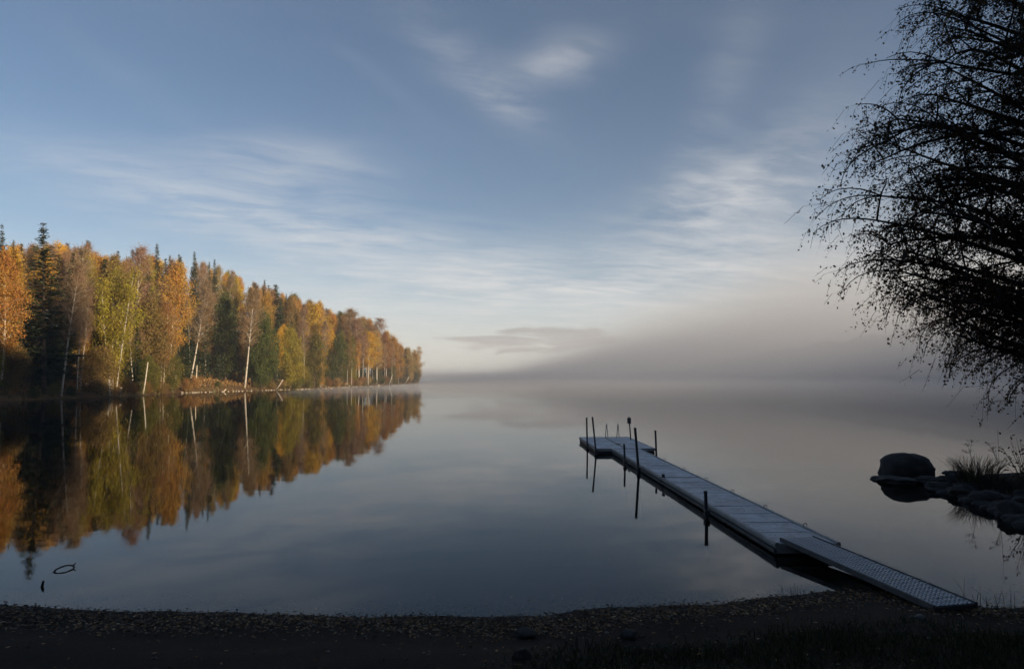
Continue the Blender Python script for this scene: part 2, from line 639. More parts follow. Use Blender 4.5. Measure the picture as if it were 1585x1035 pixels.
near_px = [(-420, 905), (-200, 918), (0, 930), (150, 938), (300, 944), (450, 949), (600, 952), (800, 949), (950, 941), (1100, 931), (1200, 921), (1290, 912), (1370, 915), (1450, 930), (1530, 938), (1600, 934)]
near_line = [at_z(x, y, 0)[:2] for x, y in near_px]
near_line += [np.array(q) for q in [(10.2, 12.6), (12.0, 14.6)]]
near_line += [at_z(x, y, 0)[:2] for x, y in [(1590, 822), (1560, 800), (1528, 783), (1500, 771), (1478, 760), (1472, 748), (1492, 741), (1530, 736), (1580, 731), (1640, 725)]]
near_line = catmull(near_line, 4)
LAND = [(-60, 9)] + [tuple(q) for q in near_line] + [(45, 30), (60, 20), (60, -60), (-60, -60)]


def near_h(X, Y):
    d = poly_sd(LAND, X, Y)
    d = d + 0.35 * vnoise(X, Y, 1.7, 3) + 0.16 * vnoise(X, Y, 0.55, 5)
    up = 0.13 * np.clip(d, 0, 2.0) + 0.215 * np.clip(d - 2.0, 0, 7) + 0.12 * np.clip(d - 9, 0, 60)
    dn = np.maximum(-0.17 * np.clip(-d, 0, 40), -2.2)
    z = np.where(d > 0, up, dn)
    land = smooth01(d / 1.5)
    z = z + land * (0.16 * vnoise(X, Y, 2.3, 8) + 0.05 * vnoise(X, Y, 0.8, 9))
    pt = smooth01((X - 11) / 2.5) * smooth01((Y - 13) / 3)          # the rocky point on the right stays low
    z = np.where(z > 0, z * (1 - pt) + pt * np.minimum(z * 1.6, 0.85 + 0.2 * vnoise(X, Y, 1.5, 4)), z)
    return z


def grid(name, x0, x1, y0, y1, s, fn, mat, keep=None):
    xs, ys = np.arange(x0, x1 + s / 2, s), np.arange(y0, y1 + s / 2, s)
    X, Y = np.meshgrid(xs, ys)
    Z = fn(X, Y)
    nx, ny = len(xs), len(ys)
    V = np.stack([X.ravel(), Y.ravel(), Z.ravel()], 1)
    I = np.arange(nx * ny).reshape(ny, nx)
    F = np.stack([I[:-1, :-1].ravel(), I[:-1, 1:].ravel(), I[1:, 1:].ravel(), I[1:, :-1].ravel()], 1)
    if keep is not None:
        zk = keep(X, Y, Z).ravel()
        F = F[zk[F].any(1)]
    me = bpy.data.meshes.new(name)
    me.vertices.add(len(V))
    me.vertices.foreach_set('co', V.astype(np.float32).ravel())
    me.loops.add(F.size)
    me.loops.foreach_set('vertex_index', F.ravel().astype(np.int32))
    me.polygons.add(len(F))
    me.polygons.foreach_set('loop_start', np.arange(0, F.size, 4, dtype=np.int32))
    me.update(calc_edges=True)
    me.polygons.foreach_set('use_smooth', np.ones(len(F), dtype=bool))
    return tag(obj(name, me, mat), kind='structure')


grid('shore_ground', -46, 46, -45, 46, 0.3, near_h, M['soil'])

# far wooded shore on the left
shore_px = [(0, 622), (100, 616.5), (180, 614), (280, 608.5), (350, 606), (430, 603.5), (480, 602), (560, 598.7), (620, 596.2), (652, 594.7)]
shore_w = [at_z(x, y, 0)[:2] for x, y in shore_px]
END = shore_w[-1]
FAR = [(-76, -20), (-78, 40), (-79, 80)] + [tuple(q) for q in catmull(shore_w, 4)] + [(END[0] - 3, END[1] + 10), (END[0] - 40, END[1] + 30), (-330, END[1] + 60), (-330, -20)]


def hill_top(Y):
    return np.interp(Y, [0, 60, 100, 150, 195, 230, 270, 320, 380, 430], [13, 14, 14, 16, 16, 16, 15.5, 15, 5, 1.0])


def far_h(X, Y):
    d = poly_sd(FAR, X, Y)
    d = d + 2.0 * vnoise(X, Y, 9, 21)
    z = np.where(d > 0, 1.15 * smooth01(d / 3.2) + hill_top(Y) * smooth01((d - 5) / 40.0), np.maximum(d * 0.22, -2.3))
    return z + smooth01(d / 6) * (0.5 * vnoise(X, Y, 7, 22) + 1.6 * vnoise(X, Y, 30, 23))


grid('far_hillside', -240, -34, 10, 440, 2.0, far_h, M['hillside'], keep=lambda X, Y, Z: Z > -2.25)

# wooded hill behind and to the right of the viewpoint
CREST = catmull([(40, -150), (110, -80), (165, -5), (215, 80), (285, 190), (365, 330), (400, 470), (370, 640), (270, 840)], 5)
CREST_H = [float(np.interp(c[1], [-150, -80, -45, -22, 0, 14, 40, 80, 125, 190, 360, 520, 690, 860], [56, 63, 60, 53, 36, 22, 18, 19, 24, 36, 50, 56, 46, 26])) for c in CREST]


def hill_h(X, Y):
    best = np.full(X.shape, -2.6)
    for (c, h) in zip(CREST, CREST_H):
        d2 = (X - c[0]) ** 2 + (Y - c[1]) ** 2
        best = np.maximum(best, (h + 3.0) * np.exp(-d2 / (2 * 40.0 ** 2)) - 3.0)
    return np.maximum(best + 2.0 * vnoise(X, Y, 25, 31), -2.6)


grid('wooded_hill_ground', 40, 640, -260, 980, 10.0, hill_h, M['woodhill'], keep=lambda X, Y, Z: Z > -2.4)

bed = obj('lake_bed', pymesh('lake_bed', [(-1500, -600, -2.5), (1500, -600, -2.5), (1500, 2600, -2.5), (-1500, 2600, -2.5)], [(0, 1, 2, 3)]), M['bed'])
tag(bed, kind='structure')
wat = obj('lake_water', pymesh('lake_water', [(-1490, -590, 0), (1490, -590, 0), (1490, 2590, 0), (-1490, 2590, 0)], [(0, 1, 2, 3)]), M['water'])
tag(wat, kind='structure')


def near_z(x, y):
    return float(near_h(np.array([float(x)]), np.array([float(y)]))[0])


def far_z(x, y):
    return float(far_h(np.array([float(x)]), np.array([float(y)]))[0])


# ------------------------------------------------------------------ floating pier
DZ = 0.24
pier = obj('floating_pier', None)
NL, NR = at_z(1201, 841, DZ), at_z(1288, 835, DZ)
FL, FR = at_z(947, 694.5, DZ), at_z(991, 694.5, DZ)
ax = (FL - NL + FR - NR)[:2]
L_P = np.linalg.norm(FL - NL)
ax = ax / np.linalg.norm(ax)
ang = math.atan2(ax[1], ax[0]) - math.pi / 2
nrm = np.array([ax[1], -ax[0]])
W_P = float(np.mean([np.dot((NR - NL)[:2], nrm), np.dot((FR - FL)[:2], nrm)]))
pier.location = (NL[0], NL[1], 0)
pier.rotation_euler = (0, 0, ang)
# local frame: x to the right across the pier, y outwards along it
tag(pier, 'long narrow floating pier with frosty grey deck panels and a broad head', 'pier')


def panel_mesh(name, w, l):
    b_ = MB()
    b_.box(0, w, 0, l, -0.045, 0.0, 0.008)
    return b_.mesh(name)


GAP = 0.034
n_pan, sec_gap = 18, 0.10
half = (L_P - sec_gap) / 2
plen = (half - 0.08) / (n_pan / 2)
pm = panel_mesh('deck_panel', W_P - 0.16, plen - GAP)
rnd = random.Random(4)
for k in range(n_pan):
    sec = 0 if k < n_pan / 2 else 1
    y = 0.04 + sec * (half + sec_gap) + (k - sec * n_pan / 2) * plen + GAP / 2
    o = obj('deck_panel', pm, M['deck'], pier, (0.08, y, DZ + rnd.uniform(-0.003, 0.003)))
    o.rotation_euler = (rnd.uniform(-0.006, 0.006), rnd.uniform(-0.005, 0.005), rnd.uniform(-0.003, 0.003))
for sec in range(2):
    y0 = sec * (half + sec_gap)
    y1 = y0 + half
    for sx, xx in ((-1, 0.0), (1, W_P)):
        e = MB()
        prof = [(-0.02, -0.10), (0.05, -0.10), (0.07, -0.04), (0.062, 0.012), (0.02, 0.028), (-0.02, 0.012)]
        pts0 = [(xx - sx * (-q[0] + 0.0) if False else xx + sx * (q[0] - 0.05), y0, DZ + q[1]) for q in prof]
        pts1 = [(a[0], y1, a[2]) for a in pts0]
        nq = len(prof)
        e.add(pts0 + pts1, [(i, (i + 1) % nq, nq + (i + 1) % nq, nq + i) for i in range(nq)] + [tuple(range(nq))[::-1], tuple(range(nq, 2 * nq))])
        e.build('edge_rail', M['edge'], pier)
        e = MB()
        e.box(xx - 0.03 - (0 if sx < 0 else 0.02), xx + 0.03 + (0.02 if sx < 0 else 0), y0 + 0.02, y1 - 0.02, DZ - 0.19, DZ - 0.125)
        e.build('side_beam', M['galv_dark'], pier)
    for ya_ in (y0 + 0.005, y1 - 0.038):
        e = MB()
        e.box(0.03, W_P - 0.03, ya_, ya_ + 0.033, DZ - 0.2, DZ - 0.004, 0.006)
        e.build('end_beam', M['edge'], pier)
    nf = 6
    for i in range(nf):
        a = y0 + 0.05 + i * (half - 0.1) / nf
        e = MB()
        e.box(0.03, W_P - 0.03, a + 0.04, a + (half - 0.1) / nf - 0.04, -0.25, DZ - 0.195, 0.03)
        e.build('float', M['float'], pier)
e = MB()
e.box(0.05, W_P - 0.05, half + 0.012, half + sec_gap - 0.012, DZ - 0.16, DZ - 0.05)
e.build('hinge_plate', M['float'], pier)

# pier head: two pontoons side by side
ca, sa = math.cos(-ang), math.sin(-ang)


def loc_p(px, py, z=DZ):
    q = at_z(px, py, z) - np.array([NL[0], NL[1], 0])
    return np.array([q[0] * ca - q[1] * sa, q[0] * sa + q[1] * ca, q[2]])


hx0 = loc_p(926, 696)[0]
hx1 = loc_p(1006, 692.5)[0] + 0.15
hy0 = L_P + 0.06
hy1 = loc_p(905, 676.5)[1]
hw = (hx1 - hx0 - 0.05) / 2
npn = 6
hl = (hy1 - hy0 - 0.08) / npn
pm2 = panel_mesh('deck_panel', hw - 0.14, hl - GAP)
for c in range(2):
    x0 = hx0 + c * (hw + 0.05)
    for k in range(npn):
        obj('deck_panel', pm2, M['deck'], pier, (x0 + 0.07, hy0 + 0.04 + k * hl + GAP / 2, DZ + 0.01 + rnd.uniform(-0.003, 0.003)))
    e = MB()
    e.box(x0, x0 + 0.062, hy0, hy1, DZ - 0.11, DZ + 0.028, 0.02)
    e.build('edge_rail', M['edge'], pier)
    e = MB()
    e.box(x0 + hw - 0.062, x0 + hw, hy0, hy1, DZ - 0.11, DZ + 0.028, 0.02)
    e.build('edge_rail', M['edge'], pier)
    e = MB()
    e.box(x0 + 0.064, x0 + hw - 0.064, hy0 + 0.002, hy0 + 0.036, DZ - 0.11, DZ + 0.02, 0.01)
    e.build('end_beam', M['edge'], pier)
    e = MB()
    e.box(x0 + 0.064, x0 + hw - 0.064, hy1 - 0.036, hy1 - 0.002, DZ - 0.11, DZ + 0.02, 0.01)
    e.build('end_beam', M['edge'], pier)
    for i in range(4):
        fl = (hy1 - hy0) / 4
        e = MB()
        e.box(x0 + 0.03, x0 + hw - 0.03, hy0 + 0.03 + i * fl, hy0 + (i + 1) * fl - 0.03, -0.25, DZ - 0.115, 0.03)
        e.build('float', M['float'], pier)


def post(base_px, top_px, side, r_=0.035, bz=DZ):
    """a mooring post: foot at the deck edge, leaning as in the picture"""
    bw = at_z(base_px[0], base_px[1], bz)
    tw = at_depth(top_px[0], top_px[1], bw[1])
    b0 = loc_p(*base_px, bz)
    tp = tw - np.array([NL[0], NL[1], 0])
    tl = np.array([tp[0] * ca - tp[1] * sa, tp[0] * sa + tp[1] * ca, tp[2]])
    dirv = (tl - b0) / (tl[2] - b0[2])
    foot = b0 + dirv * (-1.9 - b0[2])
    e_ = MB()
    e_.tube([foot, b0, tl], r_, 8)
    po = e_.build('post', M['post'], pier)
    e_ = MB()
    e_.box(b0[0] - 0.055, b0[0] + 0.075, b0[1] - 0.075, b0[1] + 0.075, DZ - 0.17, DZ - 0.03, 0.012)
    e_.build('bracket', M['post'], po)
    e_ = MB()
    e_.tube([tl + dirv * -0.01, tl + dirv * 0.03], r_ * 1.15, 8)
    e_.build('cap', M['post'], po)
    return po


post((1093, 787), (1092, 761), -1, 0.045)
post((988, 722), (983, 663), -1, 0.05)
post((967, 711), (966, 688), -1, 0.04)
post((909, 686), (908, 647), -1, 0.042)
post((922, 695), (917, 646), -1, 0.042)
post((1016, 706), (1014.5, 667), 1, 0.042)
post((1027.5, 739.5), (1026.5, 735), -1, 0.05)

# sign on its post
bs = loc_p(976.5, 681)
b_w = at_z(976.5, 681, DZ)
tsw = at_depth(973.5, 645, b_w[1]) - np.array([NL[0], NL[1], 0])
tsl = np.array([tsw[0] * ca - tsw[1] * sa, tsw[0] * sa + tsw[1] * ca, tsw[2]])
e = MB()
e.tube([bs + (bs - tsl) * 0.5, bs, tsl], 0.035, 8)
spst = e.build('sign_post', M['post'], pier)
e = MB()
e.box(tsl[0] - 0.105, tsl[0] + 0.105, tsl[1] - 0.062, tsl[1] - 0.04, tsl[2] - 0.36, tsl[2] - 0.05, 0.006)
e.build('sign_board', M['sign'], spst)

# bathing ladder: two bent handrails with rungs
ladder = obj('bathing_ladder', None, None, pier)
lx = [loc_p(941, 678)[0], loc_p(959, 678)[0]]
yb = hy1 - 0.12
for x in lx:
    e = MB()
    e.tube([(x - 0.13, yb - 0.42, DZ), (x - 0.02, yb - 0.16, DZ + 0.72), (x + 0.005, yb - 0.08, DZ + 0.79), (x + 0.03, yb, DZ + 0.72), (x + 0.14, yb + 0.20, DZ - 0.1), (x + 0.14, yb + 0.24, -0.8)], 0.021, 6)
    e.build('handrail', M['steel'], ladder, smooth=True)
for k in range(4):
    e = MB()
    e.tube([(lx[0] + 0.14, yb + 0.235, 0.1 - 0.26 * k), (lx[1] + 0.14, yb + 0.235, 0.2 - 0.26 * k)], 0.018, 6)
    e.build('rung', M['steel'], ladder)
# mooring rings along the right edge
for py_ in (0.08, 0.2, 0.33, 0.46, 0.6, 0.75, 0.9):
    e = MB()
    yy = py_ * L_P
    pts = [(W_P - 0.03 + 0.045 * math.cos(a), yy, DZ + 0.055 + 0.045 * math.sin(a)) for a in np.linspace(0, 2 * math.pi, 9)]
    e.tube(pts, 0.010, 5, cap=False)
    e.build('mooring_ring', M['post'], pier)
# dropped rope end / hatch on the head
e = MB()
e.box(hx0 + hw - 0.12, hx0 + hw + 0.10, hy0 + 1.9, hy0 + 2.15, DZ + 0.034, DZ + 0.05, 0.005)
e.build('hatch', M['float'], pier)

lf_rng = np.random.RandomState(8)
LP_ = np.stack([lf_rng.uniform(0.1, W_P - 0.1, 70), lf_rng.rand(70) ** 1.2 * L_P, np.full(70, DZ + 0.012)], 1)
LV_ = []
for q in LP_:
    a_, s_ = lf_rng.uniform(0, 6.28), lf_rng.uniform(0.015, 0.034)
    for k_, r_ in ((0, 1), (1, 0.6), (2, 1), (3, 0.6)):
        LV_.append(q + np.array([s_ * r_ * math.cos(a_ + k_ * 1.571), s_ * r_ * math.sin(a_ + k_ * 1.571), lf_rng.uniform(0, 0.012)]))
dl = obj('deck_leaves', quadmesh('deck_leaves', np.array(LV_)), M['litter'], None, pier.location, pier.rotation_euler)
tag(dl, 'few small fallen leaves lying on the pier deck', 'leaves', kind='stuff')

# ------------------------------------------------------------------ gangway
GA, GB = at_z(1229, 841, DZ + 0.06), at_z(1281, 838, DZ + 0.06)
_g = at_z(1478, 935, 0.4)
for _ in range(6):
    _g = at_z(1478, 935, max(near_z(_g[0], _g[1]), 0.0) + 0.10)
gz = float(_g[2])
GC, GD = at_z(1444, 938, gz), at_z(1512, 931.5, gz)
mid0, mid1 = (GA + GB) / 2, (GC + GD) / 2
mid0 = mid0 - (mid1 - mid0) * 0.13
mid0[2] = DZ + 0.07
gdir = mid1 - mid0
LG = float(np.linalg.norm(gdir))
gang = obj('gangway', None)
tag(gang, 'narrow perforated metal gangway sloping from the bank onto the pier', 'gangway')
gdn = Vector(gdir / LG)
gw = float(np.linalg.norm((GB - GA)[:2] - np.dot((GB - GA)[:2], gdir[:2] / np.linalg.norm(gdir[:2])) * gdir[:2] / np.linalg.norm(gdir[:2])))
gw2 = float(np.linalg.norm((GD - GC)[:2] - np.dot((GD - GC)[:2], gdir[:2] / np.linalg.norm(gdir[:2])) * gdir[:2] / np.linalg.norm(gdir[:2])))
GW = (gw + gw2) / 2
yv = gdn
xv = Vector((yv.y, -yv.x, 0)).normalized()
zv = xv.cross(yv)
gang.matrix_world = Matrix(((xv.x, yv.x, zv.x, mid0[0]), (xv.y, yv.y, zv.y, mid0[1]), (xv.z, yv.z, zv.z, mid0[2]), (0, 0, 0, 1)))
# cross planks of punched grating, each with raised studs
npl = int(LG / 0.15)
pl = LG / npl
pb = MB()
pb.box(-GW / 2 + 0.035, GW / 2 - 0.035, 0.006, pl - 0.006, -0.03, -0.004, 0.004)
nst = 9
for i in range(nst):
    for j in range(2):
        x = -GW / 2 + 0.035 + (i + 0.5) * (GW - 0.07) / nst
        y = pl * (0.28 + 0.44 * j)
        v = []
        for z, s in ((-0.004, 0.024), (0.006, 0.014)):
            v += [(x - s, y - s * 0.8, z), (x + s, y - s * 0.8, z), (x + s, y + s * 0.8, z), (x - s, y + s * 0.8, z)]
        pb.add(v, [(4, 5, 6, 7)] + [(q, (q + 1) % 4, 4 + (q + 1) % 4, 4 + q) for q in range(4)])
pmesh = pb.mesh('tread_plank')
for k in range(npl):
    obj('tread_plank', pmesh, M['galv'], gang, (0, k * pl, rnd.uniform(-0.002, 0.002)))
for s in (-1, 1):
    e = MB()
    x = s * (GW / 2 - 0.015)
    e.box(x - 0.016, x + 0.016, -0.01, LG + 0.01, -0.085, 0.012, 0.003)
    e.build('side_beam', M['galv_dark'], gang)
e = MB()
e.box(-GW / 2 + 0.034, GW / 2 - 0.034, LG - 0.03, LG + 0.008, -0.08, -0.034)
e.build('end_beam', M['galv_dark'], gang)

# ------------------------------------------------------------------ stones
from mathutils import noise as mnoise


def rock_mesh(name, seed, sub=3, rough=0.22, flat=1.0):
    import bmesh
    bm = bmesh.new()
    bmesh.ops.create_icosphere(bm, subdivisions=sub, radius=1.0)
    off = Vector((seed * 3.17, seed * 1.71, seed * 0.63))
    rg_ = np.random.RandomState(seed)
    planes = []
    for k in range(16):
        d = Vector(rg_.normal(size=3)).normalized()
        planes.append((d, rg_.uniform(0.62, 0.92)))
    for v in bm.verts:
        c = v.co.normalized()
        for d, r_ in planes:
            o_ = c.dot(d) - r_
            if o_ > 0:
                c = c - d * o_ * 0.88
        c = c * (1 + rough * (0.6 * mnoise.noise(c * 1.6 + off) + 0.36 * mnoise.noise(c * 4 + off) + 0.30 * (0.4 - abs(mnoise.noise(c * 6 + off))) + 0.14 * mnoise.noise(c * 13 + off)))
        v.co = Vector((c.x, c.y, c.z * flat))
    me = bpy.data.meshes.new(name)
    bm.to_mesh(me)
    bm.free()
    me.polygons.foreach_set('use_smooth', [True] * len(me.polygons))
    return me


rocks = [  # px centre, px base y, width px, height px, depth factor, label, seed
    (1418, 741, 78, 38, 0.85, 'large rounded boulder standing on flat rocks off the right bank', 2),
    (1367, 743, 28, 5, 1.3, 'small flat rock at the tip left of the large boulder', 5),
    (1396, 748, 60, 9, 1.2, 'wet low slab under the left side of the large boulder', 7),
    (1443, 749, 46, 11, 1.1, 'low slab under the right side of the large boulder', 8),
    (1463, 744, 18, 8, 1.0, 'small round stone just right of the large boulder', 11),
    (1494, 748, 44, 16, 1.0, 'humped rock between the boulder and the grass clump', 14),
    (1462, 760, 44, 14, 1.1, 'dark wedge of rock in the water in front of the point', 17),
    (1505, 770, 52, 18, 1.0, 'broad dark rock below the grass clump', 19),
    (1538, 783, 50, 22, 1.0, 'rounded bank stone right of the broad dark rock', 23),
    (1578, 803, 46, 30, 1.0, 'rounded stone cut by the right edge of the picture', 29),
    (1560, 768, 40, 20, 1.0, 'stone on the point behind the bank stones', 31),
]
for i, (x, yb_, w, h, df, lab, sd) in enumerate(rocks):
    base = at_z(x, yb_, 0.0)
    Yd = base[1]
    ww = w / FPX * Yd
    hh_ = h / FPX * Yd
    me = rock_mesh('boulder_%d' % i, sd, 4, 0.16 if i == 0 else 0.40)
    if i == 0:      # broad block with a rounded top that slopes to the right
        for v in me.vertices:
            d = v.co.normalized()
            k = (abs(d.x) ** 2.7 + abs(d.y) ** 2.7 + abs(d.z) ** 2.7) ** (-1 / 2.7)
            c = d * k * (1 + 0.12 * mnoise.noise(d * 1.7) + 0.06 * mnoise.noise(d * 4.5) + 0.05 * (0.4 - abs(mnoise.noise(d * 3.1))) + 0.02 * mnoise.noise(d * 14))
            c.z *= 1 - 0.16 * c.x * (c.z > 0)
            c.x *= 1 - 0.10 * c.z
            v.co = c
    o = obj('boulder' if i == 0 else 'rock', me, M['rock'], None, (base[0], Yd + ww * 0.3, hh_ * (0.36 if i == 0 else 0.25)), (0, 0, sd * 1.3))
    co = np.empty(len(me.vertices) * 3)
    me.vertices.foreach_get('co', co)
    co = co.reshape(-1, 3)
    cz, sz = (1.0, 0.0) if i == 0 else (math.cos(sd * 1.3), math.sin(sd * 1.3))
    rx = co[:, 0] * cz - co[:, 1] * sz
    ry = co[:, 0] * sz + co[:, 1] * cz
    rx *= ww / (rx.max() - rx.min())
    ry *= ww * df / (ry.max() - ry.min())
    zz = co[:, 2] * (hh_ * (1.3 if i == 0 else 1.5) / (co[:, 2].max() - co[:, 2].min()))
    o.rotation_euler = (0, 0, 0)
    me.vertices.foreach_set('co', np.stack([rx, ry, zz], 1).astype(np.float32).ravel())
    me.update()
    tag(o, lab, 'boulder' if i == 0 else 'rock', 'rocks off the right bank')
for (x, y, w, h, lab, sd, mt) in [
    (1425, 957, 22, 10, 'small pale stone lying below the foot of the gangway', 41, 'pale_rock'),
    (813, 985, 46, 20, 'dark flat stone sunk in the beach', 43, 'rock'),
    (806, 1020, 32, 24, 'grey stone at the edge of the grass by the bottom of the picture', 47, 'rock'),
    (975, 985, 34, 16, 'low dark stone half hidden at the edge of the grass', 49, 'rock'),
]:
    q = at_z(x, y, 0.5)
    for _ in range(6):
        q = at_z(x, y, near_z(q[0], q[1]))
    s = w / FPX * q[1] * 0.5
    me = rock_mesh('stone', sd, 3, 0.22, 1.0)
    o = obj('stone', me, M[mt], None, (q[0], q[1], near_z(q[0], q[1]) + s * 0.15), (0, 0, sd), (s, s * 0.8, s * h / w * 1.25))
    tag(o, lab, 'stone', 'stones on the near beach')

rb_rng = np.random.RandomState(15)
bases = [rock_mesh('rubble_%d' % k, 300 + k, 2, 0.35) for k in range(4)]
e = MB()
for k in range(150):
    px_, py_ = rb_rng.uniform(1448, 1600), 0
    py_ = np.interp(px_, [1448, 1470, 1530, 1600], [756, 762, 784, 818]) - rb_rng.exponential(9)
    q = at_z(px_, py_, 0.05)
    zz_ = max(near_z(q[0], q[1]), -0.05)
    s_ = rb_rng.uniform(0.07, 0.30)
    me_ = bases[rb_rng.randint(4)]
    a_ = rb_rng.uniform(0, 6.28)
    vv = [(q[0] + s_ * 1.3 * (v.co.x * math.cos(a_) - v.co.y * math.sin(a_)), q[1] + s_ * (v.co.x * math.sin(a_) + v.co.y * math.cos(a_)), zz_ + s_ * 0.65 * v.co.z) for v in me_.vertices]
    e.add(vv, [tuple(p_.vertices) for p_ in me_.polygons])
tag(e.build('shore_rubble', M['rock'], smooth=True), 'dark broken stones heaped along the rocky point', 'stones', kind='stuff')

# ------------------------------------------------------------------ floating twigs by the near beach, left
q0, q1 = at_z(82, 885, 0), at_z(116, 877, 0)
e = MB()
pts = []
for u in np.linspace(-0.12, 1.12, 12):
    pp = q0 + (q1 - q0) * u
    pp = pp + np.array([0, 0.03 * math.sin(u * math.pi), 0.015 + 0.05 * math.sin(max(0, min(1, u)) * math.pi) - (0.03 if u < 0 or u > 1 else 0)])
    pts.append(pp)
e.tube(pts, [0.012 + 0.006 * math.sin(i) ** 2 for i in range(12)], 6)
k = pts[9]
e.tube([k, k + np.array([0.03, 0.05, 0.05])], [0.018, 0.006], 5)
tag(e.build('twig', M['wet_wood'], smooth=True), 'thin dark twig arching out of the water near the left edge', 'twig')
q0 = at_z(65, 907, 0)
e = MB()
e.tube([q0 + np.array([0, 0, -0.25]), q0, q0 + np.array([0.01, 0.01, 0.06]), q0 + np.array([0.012, 0.02, 0.10])], [0.03, 0.026, 0.022, 0.012], 6)
tag(e.build('stick', M['wet_wood'], smooth=True), 'short dark stub of wood poking up from the water below the twig', 'stick')

# ------------------------------------------------------------------ tree makers
def rquads(rng, C, size, flat=0.0, aspect=1.0):
    """random oriented leaf quads at centres C (n,3) -> (4n,3)"""
    n = len(C)
    a = rng.normal(size=(n, 3))
    a /= np.linalg.norm(a, axis=1, keepdims=True)
    b_ = rng.normal(size=(n, 3))
    b_ -= (b_ * a).sum(1, keepdims=True) * a
    b_ /= np.linalg.norm(b_, axis=1, keepdims=True)
    s = size * rng.uniform(0.55, 1.25, (n, 1))
    a, b_ = a * s, b_ * s * aspect
    V = np.stack([C - a, C - b_ * 0.8, C + a, C + b_ * 0.8], 1)
    return V.reshape(-1, 3)


def strips(P0, P1, w, rng):
    """thin twig quads from P0 to P1"""
    d = P1 - P0
    s = np.cross(d, rng.normal(size=d.shape))
    s /= np.linalg.norm(s, axis=1, keepdims=True) + 1e-9
    s = s * (w * 0.5)
    return np.stack([P0 - s, P0 + s, P1 + s * 0.5, P1 - s * 0.5], 1).reshape(-1, 3)


def broadleaf(seed, H=20.0, base=0.3, width=3.2, leaves=5200, lsize=0.21, twigs=700, stems=1, bend=0.5, rise=0.9, top=0.75, spread=0.42, tr=0.17):
    """crown of limbs, twigs and leaves; returns trunk mesh, crown mesh"""
    rng = np.random.RandomState(seed)
    tb = MB()
    cent = []
    tw0, tw1 = [], []
    for s in range(stems):
        a0 = rng.uniform(0, 6.28)
        sp = 0 if stems == 1 else rng.uniform(0.05, 0.13)
        Hs = H * (1 if s == 0 else rng.uniform(0.75, 0.97))
        bx, by = rng.normal(0, bend, 2)
        ph = rng.uniform(0, 6.28)

        def trunk(t_):
            x = bx * t_ * t_ + 0.25 * bend * math.sin(3.5 * t_ + ph) + math.cos(a0) * (0.3 * (stems > 1) + sp * H * t_)
            y = by * t_ * t_ + 0.25 * bend * math.cos(3.1 * t_ + ph) + math.sin(a0) * (0.3 * (stems > 1) + sp * H * t_)
            return np.array([x, y, Hs * t_])
        ts = np.linspace(0, 1, 12)
        o0 = trunk(0) * np.array([1, 1, 0]) if stems == 1 else np.array([0, 0, 0.0])
        rr_ = tr * (1 if stems == 1 else 0.7)
        tb.tube([trunk(u) - o0 - np.array([0, 0, 0.3 if u == 0 else 0]) for u in ts], [rr_ * (1.25 if u == 0 else 1) * (1 - 0.9 * u) + 0.012 for u in ts], 7)
        nl = int(30 / stems) + 6
        for i in range(nl):
            u = (i + rng.rand()) / nl
            t_ = base + (0.985 - base) * u
            p0 = trunk(t_) - o0
            prof = (0.55 + 0.45 * math.sin(math.pi * min(1, u * 1.15) ** 0.8)) * (1 - max(0, (u - top) / (1 - top)) ** 1.5 * 0.72)
            ln = width * prof * rng.uniform(0.7, 1.12) / (1 if stems == 1 else 1.35)
            az = i * 2.399 + rng.uniform(-0.5, 0.5)
            el = rise * rng.uniform(0.6, 1.2)
            dv = np.array([math.cos(az) * math.cos(el), math.sin(az) * math.cos(el), math.sin(el)])
            p1 = p0 + dv * ln * 0.62
            dv2 = dv + np.array([0, 0, -0.45])
            p2 = p1 + dv2 / np.linalg.norm(dv2) * ln * 0.58
            r0 = rr_ * (1 - 0.85 * t_) * 0.42 + 0.012
            tb.tube([p0, p1, p2], [r0, r0 * 0.55, 0.008], 4, cap=False)
            nsub = 7
            for j in range(nsub):
                v = 0.25 + 0.75 * (j + rng.rand()) / nsub
                ps = p0 + (p1 - p0) * v / 0.55 if v < 0.55 else p1 + (p2 - p1) * (v - 0.55) / 0.45
                dd = rng.normal(size=3) * np.array([1, 1, 0.7]) + dv * 0.6
                dd /= np.linalg.norm(dd)
                pe = ps + dd * ln * rng.uniform(0.22, 0.5) + np.array([0, 0, -0.12 * ln])
                tw0.append(ps)
                tw1.append(pe)
                cent.append((ps, pe))
    tw0, tw1 = np.array(tw0), np.array(tw1)
    idx = rng.randint(0, len(cent), leaves)
    f = rng.beta(1.6, 1.0, leaves)[:, None]
    Cc = tw0[idx] * (1 - f) + tw1[idx] * f + rng.normal(size=(leaves, 3)) * spread * np.array([1, 1, 1.15])
    parts = [rquads(rng, Cc, lsize), strips(tw0, tw1, 0.045, rng)]
    if twigs:
        idx = rng.randint(0, len(cent), twigs)
        f = rng.uniform(0.2, 1, twigs)[:, None]
        a = tw0[idx] * (1 - f) + tw1[idx] * f
        b_ = a + rng.normal(size=(twigs, 3)) * np.array([0.5, 0.5, 0.35]) + np.array([0, 0, 0.25])
        parts.append(strips(a, b_, 0.03, rng))
    cm = quadmesh('crown', np.concatenate(parts))
    return tb.mesh('trunk', True), cm


